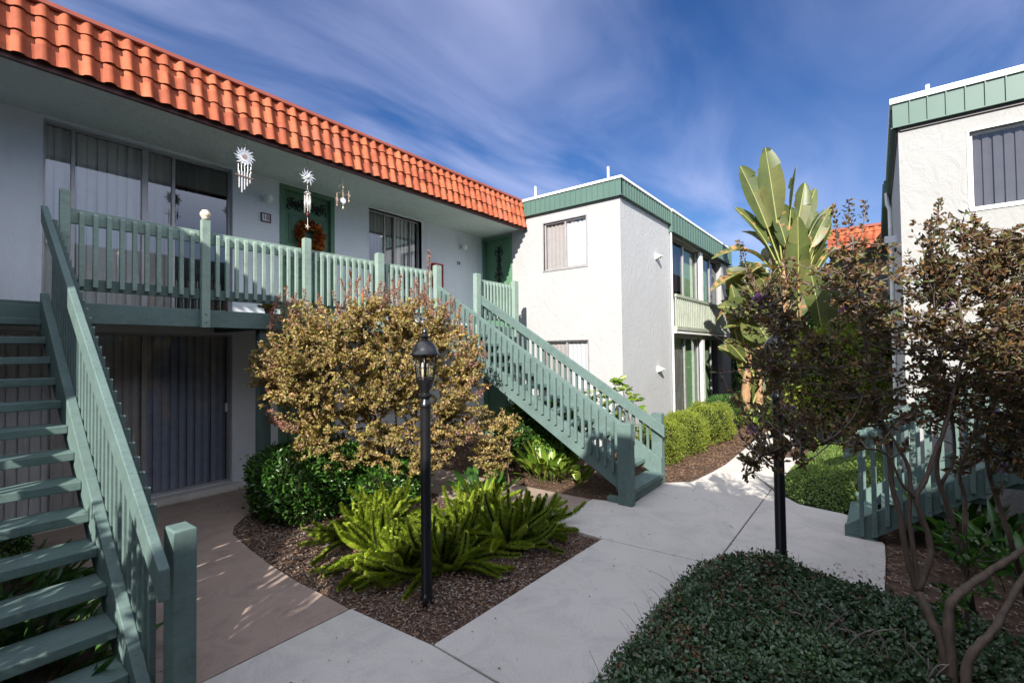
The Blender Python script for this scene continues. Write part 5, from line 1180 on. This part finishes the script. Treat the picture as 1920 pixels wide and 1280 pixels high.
# ---- ground cover mounds
def mound(name, label, poly, H, n, mat, leaf, seed, fall=0.14, hollows=(), mat2=None, frac2=0.0, edge=0.05, wr=0.6, rough=0.05, nz=1.2):
    global rng
    rng = np.random.default_rng(seed); P = np.array(poly); lo, hi = P.min(0)-edge, P.max(0)+edge
    def hf(x, y):
        d = inpoly(x, y, poly); h = H*(1-np.exp(-np.maximum(d+edge, 0)/fall))*(1+rough*4*vnoise(x, y, nz, seed))
        for (hx, hy, ra, rb, k) in hollows: h = h*(1-k*np.exp(-((x-hx)/ra)**2-((y-hy)/rb)**2))
        return h, d
    x = rng.uniform(lo[0], hi[0], n*3); y = rng.uniform(lo[1], hi[1], n*3); h, d = hf(x, y); k = (d > -edge*rng.random(len(x))) & (h > 0.03)
    x, y, h, d = [a[k][:n] for a in (x, y, h, d)]; m = len(x)
    near = np.exp(-np.maximum(d, 0)/0.08)
    z = h*(1-(np.abs(rng.normal(0, 0.10, m))+near*rng.random(m)*0.9)); z = np.maximum(z, 0.01)
    e = 0.02; hx = (hf(x+e, y)[0]-h)/e; hy = (hf(x, y+e)[0]-h)/e
    N = nrm(np.stack([-hx, -hy, np.ones(m)], 1))
    D = rand_dirs(m)+N*0.35; V, F = leaves(np.stack([x, y, z], 1), D, leaf, wr, 0.2, roll=np.cross(N, rand_dirs(m))*0.0+N)
    mi = None
    if mat2:
        pt = vnoise(x, y, 0.9, seed+9)+rng.normal(0, 0.5, m); s = pt > np.quantile(pt, 1-frac2); mi = np.repeat(s.astype(int), 2)
    o = npmesh(name, V, F, [mat, mat2] if mat2 else mat, mi=mi)
    # dark body below the leaves, their shade put into its colour
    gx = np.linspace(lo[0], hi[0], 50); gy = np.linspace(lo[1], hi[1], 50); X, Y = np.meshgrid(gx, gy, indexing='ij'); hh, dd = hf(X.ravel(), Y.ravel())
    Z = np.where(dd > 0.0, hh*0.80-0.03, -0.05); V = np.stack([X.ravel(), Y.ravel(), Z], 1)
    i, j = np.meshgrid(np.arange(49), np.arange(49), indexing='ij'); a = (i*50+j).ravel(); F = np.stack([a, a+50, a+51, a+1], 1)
    npmesh('shade_core', V, F, M_core, o, smooth=True)
    k = 500; xi = rng.integers(0, m, k); st = np.stack([x[xi], y[xi], np.zeros(k)], 1); en = np.stack([x[xi]+rng.normal(0, 0.09, k), y[xi]+rng.normal(0, 0.09, k), h[xi]*rng.uniform(0.9, 1.22, k)], 1)
    t = np.linspace(0, 1, 5)[None, :, None]; mid = (st+en)/2+rng.normal(0, 0.04, en.shape)
    Vt, Ft = tubes_np((1-t)**2*st[:, None]+2*t*(1-t)*mid[:, None]+t*t*en[:, None], 0.0022, 0.001, 3); npmesh('twigs', Vt, Ft, M_twig, o)
    tag(o, label, 'ground cover', kind='stuff'); return o
mound('ground_cover', 'dark green small-leaved ground cover spreading over the bottom right corner', [(-1.17, .5), (-1.17, 3.65), (-1.03, 4.1), (-.65, 4.32), (-.15, 4.26), (.1, 4.05), (.7, 4.0), (1.5, 3.9), (1.6, 3.2), (.6, 3.35), (.2, 3.2), (0.0, 2.95), (-.25, 2.75), (-.35, 2.4), (-.3, .5)],
      0.215, 46000, M_ivy, 0.027, 101, fall=0.09, hollows=((-0.02, 3.42, 0.34, 0.24, 0.95), (-0.6, 3.9, 0.3, 0.12, -0.25), (-0.85, 2.3, 0.2, 0.4, -0.2)), mat2=M_ivyb, frac2=0.08, rough=0.13, nz=1.6, edge=0.09)
mound('ground_cover', 'sunlit trimmed light green ground cover beside the path and right staircase', [(-1.05, 6.95), (-0.75, 6.52), (-0.34, 6.40), (-0.1, 6.80), (0.2, 6.85), (0.22, 9.5), (-0.9, 9.5), (-0.98, 8.6)], 0.38, 34000, M_gcov, 0.024, 102, fall=0.22, wr=0.45, rough=0.03)
mound('ground_cover', 'small bright green clover patch in the litter below the dark tree', [(-.35, 2.75), (-.12, 2.95), (.02, 2.8), (-.1, 2.55), (-.32, 2.5)], 0.07, 700, M_gcov, 0.022, 103, wr=0.8)
# bare twigs in the hollow
bt = MB(); r = random.Random(9)
for i in range(26):
    p = Vector((r.uniform(-.35, .3), r.uniform(3.25, 3.6), r.uniform(0.02, 0.1))); q = p+Vector((r.uniform(-.18, .18), r.uniform(-.08, .08), r.uniform(0.05, .24)))
    bt.tube(catmull([p, p.lerp(q, .5)+Vector((r.uniform(-.04, .04), 0, r.uniform(-.03, .05))), q], 4), [0.004]*8+[0.002], 5)
tag(bt.build('bare_twigs', M_twig, smooth=True), 'grey bare twigs sticking out of the dark hollow in the ground cover', 'twigs', kind='stuff')

# ---- dark crape myrtle trees on the right
def myrtle(label, lines, blobs, seed, dens=1.0, per=18, leafmat=M_maroon, leaf=0.033, spikes=None, flowers=6, group='dark crape myrtle trees on the right'):
    b = lines[0][0][0]; t = thing('crape_myrtle_tree', label, 'tree', (b[0], b[1], 0), group); m = MB(); sk = []
    for pts, r0, r1 in lines: sk += limb(m, pts, r0, r1, 9, 5)
    m.build('trunk', M_bark, t, smooth=True)
    sk = [p for p in sk if p.z > 1.15]
    crown(t, sk, blobs, leafmat, leaf, per, dens, 0.48, M_twig, 0.2, seed, spikes=spikes, spikemat=leafmat, flowers=flowers, shell=0.10, tw0=0.0055)
    return t
def L_(*a): return [PX(u, v, d if d < 2.6 else 2.6+(d-2.6)*0.4) for u, v, d in a]
def SPK(u, v, d): return PX(u, v, 2.62+(d-2.62)*0.4)
def B_(u, v, rp, d, n):
    d = 2.62+(d-2.62)*0.4; r = rp*d/888; return (PX(u, v, d), (r*1.5, r*1.5, r*1.3), n)
g0 = PX(1776, 1310, 2.42); g0.z = -0.03
myrtle('dark maroon-leafed tree with forked brown stems, in front of the right staircase',
  [([g0]+L_((1772, 1217, 2.47), (1745, 1160, 2.54), (1722, 1108, 2.6)), 0.029, 0.022),
   (L_((1722, 1108, 2.6), (1704, 1060, 2.65), (1688, 968, 2.72), (1671, 902, 2.78), (1668, 853, 2.82), (1655, 797, 2.9), (1640, 730, 2.95), (1622, 640, 3.0), (1605, 520, 3.0), (1598, 440, 3.0)), 0.017, 0.005),
   (L_((1722, 1108, 2.6), (1714, 1040, 2.62), (1704, 968, 2.66), (1707, 919, 2.7), (1701, 870, 2.75), (1675, 824, 2.8), (1640, 770, 2.9), (1570, 700, 3.05), (1490, 630, 3.2), (1430, 560, 3.3)), 0.014, 0.004),
   (L_((1722, 1108, 2.6), (1745, 1045, 2.58), (1740, 1000, 2.6), (1717, 935, 2.62), (1734, 902, 2.65), (1753, 850, 2.7), (1773, 797, 2.72), (1786, 748, 2.75), (1799, 689, 2.78), (1812, 640, 2.8), (1795, 560, 2.85), (1770, 460, 2.9)), 0.017, 0.005),
   (L_((1717, 935, 2.62), (1690, 905, 2.6), (1660, 850, 2.6), (1600, 838, 2.6), (1530, 828, 2.62), (1460, 842, 2.66), (1405, 862, 2.7)), 0.008, 0.003),
   (L_((1655, 797, 2.9), (1600, 730, 3.05), (1520, 690, 3.15), (1450, 680, 3.25)), 0.008, 0.003),
   ([Vector((g0.x+0.03, g0.y-0.02, -0.03))]+L_((1779, 1168, 2.45), (1790, 1122, 2.46), (1833, 1087, 2.5), (1882, 1054, 2.53), (1925, 1025, 2.55), (1985, 960, 2.6), (1990, 850, 2.65), (1960, 700, 2.75)), 0.025, 0.009),
   ([Vector((g0.x+0.07, g0.y-0.08, -0.03))]+L_((1812, 1250, 2.36), (1831, 1214, 2.36), (1866, 1176, 2.38), (1915, 1089, 2.42), (1970, 1000, 2.5), (2010, 850, 2.6)), 0.024, 0.010)],
  [B_(1440, 530, 55, 3.35, 34), B_(1425, 640, 68, 3.3, 50), B_(1520, 570, 78, 3.2, 62), B_(1520, 690, 82, 3.1, 50), B_(1600, 490, 52, 3.05, 30), B_(1612, 610, 88, 3.0, 46), B_(1600, 740, 75, 2.95, 38), B_(1690, 560, 66, 2.95, 34), B_(1695, 670, 80, 2.9, 40),
   B_(1645, 790, 45, 2.85, 20), B_(1415, 860, 32, 2.7, 16), B_(1470, 800, 50, 2.8, 26), B_(1465, 745, 50, 2.95, 26), B_(1540, 800, 45, 2.75, 18), B_(1480, 850, 24, 2.66, 8), B_(1400, 720, 40, 3.1, 16)],
  201, 0.82, 17, spikes=[(SPK(1595, 470, 3.0), SPK(1592, 375, 3.0), 0.05), (SPK(1610, 460, 3.0), SPK(1620, 380, 3.0), 0.05), (SPK(1570, 470, 3.05), SPK(1562, 385, 3.05), 0.035), (SPK(1640, 520, 3.0), SPK(1650, 450, 3.0), 0.04), (SPK(1400, 510, 3.35), SPK(1385, 450, 3.35), 0.03)], flowers=4)
g1 = PX(1822, 1200, 3.05); g1.z = -0.03
myrtle('dark maroon-leafed tree with thin stems, its sparse crown against the right white block',
  [([g1]+L_((1818, 1110, 3.1), (1796, 1027, 3.12), (1783, 968, 3.15), (1763, 912, 3.18), (1757, 870, 3.2), (1770, 800, 3.15), (1800, 720, 3.1), (1840, 620, 3.1), (1860, 520, 3.1), (1880, 430, 3.1)), 0.018, 0.005),
   ([g1+Vector((0.03, 0.03, 0))]+L_((1810, 1040, 3.2), (1809, 935, 3.2), (1799, 883, 3.2), (1830, 800, 3.2), (1850, 700, 3.2), (1900, 600, 3.2)), 0.014, 0.004),
   (L_((1763, 912, 3.18), (1790, 850, 3.2), (1780, 760, 3.2), (1760, 650, 3.1), (1750, 540, 3.0)), 0.010, 0.004)],
  [B_(1760, 500, 58, 2.95, 26), B_(1766, 425, 34, 2.95, 12), B_(1840, 510, 65, 3.1, 26), B_(1900, 470, 55, 3.1, 22), B_(1785, 620, 78, 3.0, 36), B_(1870, 640, 80, 3.1, 36), B_(1940, 600, 70, 3.1, 26), B_(1800, 730, 70, 3.1, 22), B_(1720, 730, 52, 3.0, 14)],
  202, 2.1, 19, spikes=[(SPK(1762, 440, 2.95), SPK(1764, 372, 2.95), 0.04), (SPK(1745, 460, 2.95), SPK(1738, 415, 2.95), 0.03), (SPK(1830, 470, 3.1), SPK(1826, 430, 3.1), 0.04)], flowers=4)
g2 = PX(1930, 1110, 3.3); g2.z = -0.03
myrtle('thin-stemmed dark tree nearest the right edge of the photo',
  [([g2]+L_((1904, 1043, 3.3), (1878, 961, 3.3), (1855, 889, 3.3), (1848, 837, 3.3), (1866, 750, 3.3), (1890, 640, 3.3)), 0.017, 0.005), (L_((1855, 889, 3.3), (1880, 850, 3.25), (1905, 800, 3.2), (1930, 740, 3.2)), 0.012, 0.004)],
  [B_(1900, 720, 70, 3.2, 26), B_(1950, 800, 55, 3.2, 12), B_(1840, 780, 36, 3.3, 6), B_(1930, 680, 60, 3.2, 20), B_(1890, 860, 50, 3.25, 12), B_(1960, 480, 60, 3.2, 20), B_(1800, 860, 36, 3.2, 6)], 203, 2.6, 19, flowers=4)
# yellow-green sprouts at the stems
sp = thing('sapling', 'thin sprouting sapling with yellow-green leaves in front of the right staircase', 'plant', (0.55, 3.9, 0)); m = MB(); sk = []
for (u, v) in ((1800, 1010), (1815, 960), (1830, 1040), (1790, 1080), (1850, 1000), (1865, 975)):
    e = PX(u, v, 2.75); sk += limb(m, [Vector((PX(1812, 1180, 2.7).x, PX(1812, 1180, 2.7).y, 0)), PX(1812, 1120, 2.72), e], 0.006, 0.002, 5, 3)
m.build('stems', M_bark, sp, smooth=True)
crown(sp, sk, [B_(1808, 1080, 40, 2.7, 9), B_(1830, 1030, 34, 2.75, 6), B_(1800, 990, 24, 2.75, 4), B_(1800, 1150, 30, 2.65, 6)], M_hedge, 0.038, 12, 1.0, 0.6, M_twig, 0.2, 204, shell=0.2)
# tall shrub in the gap behind the camera, which dapples the left staircase
gp = thing('crape_myrtle_tree', 'leafy shrub in the gap between the two blocks behind the camera', 'tree', (-2.5, -1.6, 0)); m = MB(); sk = []
for e in ((-2.9, -1.6, 1.9), (-2.4, -1.5, 2.1), (-2.0, -1.7, 2.0), (-3.2, -1.7, 1.8), (-1.7, -1.5, 1.6)): sk += limb(m, [Vector((-2.5, -1.6, 0)), Vector((-2.5, -1.6, 0.8)), Vector(e)], 0.03, 0.01, 7, 4)
m.build('trunk', M_bark, gp, smooth=True)
crown(gp, sk, [((-2.9, -1.6, 1.7), (0.55, 0.35, 0.7), 90), ((-2.2, -1.6, 1.8), (0.6, 0.35, 0.75), 100), ((-1.5, -1.6, 1.5), (0.5, 0.35, 0.7), 60), ((-3.3, -1.6, 1.2), (0.4, .3, .6), 40)], M_hedge, 0.06, 30, 1.0, 0.55, M_bark, 0.2, 205)

# ---- giant bird of paradise
def paddle(root, base, tip, W, facing, droop=0.15, dry=0.0, petf=0.35, seed=1, mat=None, fold=0.35, tear=0.8):
    r = random.Random(seed); base = Vector(base); tip = Vector(tip); ax = tip-base; L = ax.length; K = 26
    side = ax.cross(Vector(facing)).normalized(); nrm_ = side.cross(ax).normalized()
    mb = MB(); spine = []
    for k in range(K+1):
        t = k/K; spine.append(base+ax*t+nrm_*(-droop*L*(t*t))+Vector((0, 0, droop*L*0.9*math.sin(t*math.pi))))
    p0 = int(K*petf)
    for s in (-1, 1):
        vs = []; fs = []; n = 0; k = p0
        while k < K:
            # strips of blade separated by tears
            wr_ = r.uniform(0.80, 1.05); ln = min(K-k, r.choice((2, 3, 4, 6, 8)) if r.random() < tear else 9); off = r.uniform(-0.22, 0.25)
            for q in range(ln+1):
                kk = k+q; t = (kk-p0)/(K-p0); w = W*0.5*max(0.02, (math.sin(math.pi*min(1, t*0.96+0.03))**0.55)*(1-0.25*t)); c = spine[kk]; w *= wr_
                d = (spine[min(kk+1, K)]-spine[max(kk-1, 0)]).normalized(); sd = (side*s-d*(-0.15)).normalized()
                o1 = c+sd*w*0.5+nrm_*w*fold*0.35; o2 = c+sd*w+nrm_*w*(fold+off)+d*w*0.12
                vs += [tuple(c), tuple(o1), tuple(o2)]
            for q in range(ln):
                b = n+3*q
                for a_, b_ in ((0, 1), (1, 2)): fs.append((b+a_, b+b_, b+3+b_, b+3+a_) if s > 0 else (b+a_, b+3+a_, b+3+b_, b+b_))
            n += 3*(ln+1); k += ln
        mb.cur = 0
        mb.add(vs, fs)
    if dry:
        for i in range(len(mb.f)):
            if r.random() < dry: mb.mi[i] = 2
    mb.cur = 1; mb.tube(spine, [0.020*(1-0.8*k/K)+0.003 for k in range(K+1)], 6)
    lf = mb.build('leaf', [mat or M_ban, M_rib, M_dry], root, smooth=True); return lf
def banana(label, bx, by, stems, leavs, seed):
    t = thing('bird_of_paradise', label, 'plant', (bx, by, 0), 'giant bird of paradise plants'); r_ = random.Random(seed)
    ex = []
    for (b, tp, w, fc, dr, dry, pf) in leavs:
        for _q in range(2):
            ax = tp-b; o = Vector((r_.uniform(-.4, .55), r_.uniform(0.1, .8), r_.uniform(-.7, -.05))); ex.append((b+o*0.4, b+ax*r_.uniform(0.7, 0.95)+o, w*r_.uniform(0.8, 1.1), (fc[0]+r_.uniform(-.5, .5), fc[1], fc[2]+r_.uniform(0, .5)), dr+0.06, dry+0.08, pf))
    leavs = [(b, tp, w*1.12, fc, dr, dry, pf) for (b, tp, w, fc, dr, dry, pf) in leavs]+ex
    for i, (pts, r0, r1) in enumerate(stems):
        m = MB(); limb(m, pts, r0, r1, 10, 5); m.build('trunk', M_trunkb, t, smooth=True)
    for i, (b, tp, w, fc, dr, dry, pf) in enumerate(leavs): paddle(t, b, tp, w, fc, dr, dry, pf, seed+i)
    return t
TC = (0.5, -0.8, 0.25)
Dp = 11.9
def Q(u, v, d=Dp): return PX(u, v, d)
def Gd(u, d):
    p = PX(u, 760, d); p.z = -0.02; return p
banana('tallest bird of paradise plant with huge upright paddle leaves against the sky', Gd(1462, Dp).x, Gd(1462, Dp).y,
  [([Gd(1455, Dp), Q(1458, 700), Q(1465, 600), Q(1470, 530), Q(1474, 470)], 0.14, 0.07), ([Gd(1485, Dp), Q(1490, 690), Q(1496, 600), Q(1500, 540)], 0.12, 0.06)],
  [(Q(1468, 500), Q(1436, 276), 0.66, (0.3, -0.9, 0.1), 0.02, 0, 0.42), (Q(1465, 500), Q(1392, 309), 0.62, (0.5, -0.8, 0.2), 0.04, 0, 0.36),
   (Q(1466, 515), Q(1390, 382), 0.50, (0.2, -0.5, 0.8), 0.10, 0.05, 0.35), (Q(1462, 525, 11.6), Q(1352, 458, 11.3), 0.55, (0.1, -0.3, 1), 0.22, 0.35, 0.30),
   (Q(1474, 500), Q(1487, 313), 0.34, (-0.9, -0.5, 0.1), 0.03, 0, 0.55), (Q(1480, 510), Q(1512, 342), 0.52, (0.6, -0.8, 0), 0.03, 0, 0.40),
   (Q(1500, 540), Q(1508, 385, 12.3), 0.66, (0.2, -1, 0.1), 0.02, 0, 0.30), (Q(1504, 540), Q(1558, 378, 12.2), 0.40, (-0.5, -0.8, 0.3), 0.06, 0, 0.35),
   (Q(1500, 560), Q(1552, 412, 12.4), 0.42, (-0.3, -0.9, 0.3), 0.06, 0, 0.30), (Q(1498, 610, 11.7), Q(1496, 408, 11.5), 0.56, (0.1, -1, 0.1), -0.02, 0, 0.30),
   (Q(1462, 560, 11.6), Q(1348, 512, 11.2), 0.50, (0.1, -0.3, 1), 0.25, 0.35, 0.35), (Q(1480, 520, 12.3), Q(1450, 400, 12.6), 0.6, (0.4, -0.9, 0.1), 0.03, 0, 0.3),
   (Q(1470, 520, 12.2), Q(1535, 350, 12.5), 0.5, (0.6, -0.8, 0.1), 0.05, 0, 0.3), (Q(1465, 540, 11.9), Q(1390, 500, 12.2), 0.45, (0.2, -0.6, 0.8), 0.2, 0.1, 0.3)], 300)
D2 = 11.2
banana('shorter bird of paradise plant with wide drooping leaves beside the white block corner', Gd(1405, D2).x, Gd(1405, D2).y,
  [([Gd(1398, D2), Q(1398, 740, D2), Q(1402, 690, D2), Q(1404, 640, D2)], 0.12, 0.06), ([Gd(1425, D2), Q(1424, 740, D2), Q(1424, 690, D2)], 0.10, 0.06), ([Gd(1440, D2+.5), Q(1442, 730, D2+.5), Q(1448, 660, D2+.5)], 0.12, 0.07)],
  [(Q(1440, 625, D2), Q(1358, 568, D2-.3), 0.62, (0.3, -0.7, 0.6), 0.14, 0, 0.12), (Q(1400, 585, D2), Q(1440, 636, D2-.3), 0.95, (0.4, -0.9, 0.3), 0.08, 0, 0.04), (Q(1402, 680, D2), Q(1374, 533, D2), 0.32, (0.6, -0.8, 0.1), 0.04, 0.1, 0.45),
   (Q(1412, 700, D2), Q(1362, 636, D2-.2), 0.40, (0.5, -0.8, 0.4), 0.06, 0, 0.35), (Q(1424, 700, D2), Q(1396, 555, D2+.4), 0.60, (0.5, -0.9, 0.1), 0.05, 0, 0.30), (Q(1430, 690, D2), Q(1470, 600, D2), 0.6, (0.3, -0.9, 0.3), 0.1, 0, 0.25),
   (Q(1430, 740, D2), Q(1490, 790, D2-.6), 0.45, (0.3, -0.7, 0.6), 0.1, 0, 0.15), (Q(1410, 760, D2), Q(1436, 695, D2), 0.34, (0.5, -0.8, 0), 0.02, 0, 0.15), (Q(1440, 720, D2), Q(1520, 680, D2-.3), 0.5, (0.3, -0.8, 0.5), 0.1, 0, 0.2),
   (Q(1415, 650, D2+.3), Q(1368, 515, D2+.6), 0.55, (0.5, -0.8, 0.1), 0.06, 0.05, 0.25), (Q(1402, 760, D2), Q(1376, 742, D2-.3), 0.26, (0.3, -0.7, 0.6), 0.1, 0, 0.1), (Q(1444, 700, D2), Q(1420, 600, D2+.7), 0.6, (0.4, -0.9, 0.2), 0.05, 0, 0.2),
   (Q(1436, 600, D2+.3), Q(1372, 500, D2+.3), 0.60, (0.4, -0.8, 0.4), 0.12, 0, 0.2), (Q(1450, 590, D2+.5), Q(1398, 490, D2+.8), 0.6, (0.4, -0.9, 0.3), 0.08, 0, 0.15), (Q(1400, 730, D2), Q(1384, 640, D2+.1), 0.36, (0.5, -0.8, 0.1), 0.05, 0.3, 0.2)], 340)
D3 = 10.5
banana('bird of paradise plant mostly hidden behind the dark tree crown', Gd(1560, D3).x, Gd(1560, D3).y,
  [([Gd(1550, D3), Q(1550, 720, D3), Q(1548, 650, D3)], 0.12, 0.06), ([Gd(1585, D3), Q(1590, 720, D3), Q(1596, 640, D3)], 0.12, 0.06)],
  [(Q(1548, 660, D3), Q(1520, 500, D3), 0.5, (0.3, -0.9, 0.1), 0.05, 0, 0.3), (Q(1550, 660, D3), Q(1600, 540, D3), 0.5, (-0.3, -0.9, 0.2), 0.08, 0.1, 0.3), (Q(1590, 660, D3), Q(1570, 500, D3+.4), 0.5, (0.2, -0.9, 0.1), 0.05, 0, 0.3),
   (Q(1595, 650, D3), Q(1650, 580, D3), 0.5, (-0.2, -0.8, 0.5), 0.1, 0.2, 0.25), (Q(1548, 700, D3), Q(1500, 620, D3), 0.5, (0.2, -0.8, 0.5), 0.1, 0, 0.25), (Q(1590, 700, D3), Q(1530, 740, D3-.4), 0.4, (0.1, -0.6, 0.8), 0.1, 0.6, 0.2),
   (Q(1596, 700, D3), Q(1660, 690, D3), 0.45, (-0.2, -0.6, 0.8), 0.12, 0.5, 0.2), (Q(1550, 740, D3), Q(1600, 760, D3-.5), 0.4, (0, -0.6, 0.8), 0.1, 0.6, 0.2)], 380)
# ---- sunlit shrubs further back
def bigshrub(label, c, r, n, mat, leaf, seed, cat='shrub', pw=2.2): 
    b = thing('background_shrub', label, cat, (c[0], c[1], 0)); superell(b, c, r, n, mat, leaf, pw, 0.5, seed, 0.22, 0.2, up=0.2, lf=3.5)
bigshrub('yellow-green leafy shrub behind the dark tree and right staircase', (-0.7, 11.6, 1.1), (0.9, 0.9, 1.15), 7000, M_box, 0.08, 401)
bigshrub('green leafy shrub at the far end of the path', (-2.6, 18.0, 1.5), (2.0, 1.2, 1.6), 9000, M_hedge, 0.11, 402)
bigshrub('broad green shrub beneath the distant orange roof', (0.0, 14.6, 1.4), (1.3, 0.8, 1.5), 9000, M_strap, 0.10, 403)
bigshrub('tall dark green tree mass closing the view beyond the bird of paradise', (-5.0, 22.0, 2.5), (4.0, 2.0, 2.6), 16000, M_hedge, 0.16, 404, 'tree')
straps('strap_leaf_plant', 'green strap-leaved plant at the base of the bird of paradise', 'plant', -2.3, 11.9, 50, 0.7, 0.07, M_strap, 411, 0.3)
straps('strap_leaf_plant', 'green strap-leaved plant behind the sunlit ground cover', 'plant', -0.55, 9.9, 60, 0.7, 0.06, M_strap, 412, 0.4)
# ---- small things on the deck and path
for i, (y, x, lb, mt) in enumerate(((2.75, -5.82, 'small fern-like potted plant on the balcony floor left of the lit post', M_gold), (3.95, -5.85, 'potted plant with orange leaves on the balcony floor behind the balusters', M_wreath), (4.6, -5.85, 'potted succulent on the balcony floor near the middle posts', M_hedge))):
    p = thing('potted_plant', lb, 'potted plant', (x, y, DK), 'potted plants on the balcony floor')
    m = MB(); m.lathe((x, y, DK), [(0.04, 0), (0.055, 0.06), (0.06, 0.06), (0.06, 0.075), (0.05, 0.075)], 14); m.build('pot', M_terra, p)
    rng = np.random.default_rng(500+i); k = 130; d = rand_dirs(k); d[:, 2] = np.abs(d[:, 2])*0.5; V, F = leaves(np.array([x, y, DK+0.08])+d*rng.uniform(0, 0.10, (k, 1)), d+np.array([0, 0, .3]), 0.055, 0.4, 0.3); npmesh('foliage', V, F, mt, p)
r = random.Random(3); LL = MB()
for i in range(150):
    x, y = r.uniform(-2.9, -1.2), r.uniform(1.2, 6.8)
    if r.random() < 0.5: x = r.choice((-2.17, -1.22))+abs(r.gauss(0, 0.08))*(1 if x < -1.8 else -1)
    if -2.24 > x and 2.0 < y < 4.3: continue
    a = r.random()*6.28; s = r.uniform(0.005, 0.013)
    LL.add([(x, y, 0.004), (x+s*math.cos(a), y+s*math.sin(a), 0.008), (x+2*s*math.cos(a+.3), y+2*s*math.sin(a+.3), 0.005), (x+s*math.cos(a+.8), y+s*math.sin(a+.8), 0.009)], [(0, 1, 2, 3)])
tag(LL.build('fallen_leaves', M_ivyb), 'scattered tiny dry leaves lying on the concrete path', 'leaves', kind='stuff')
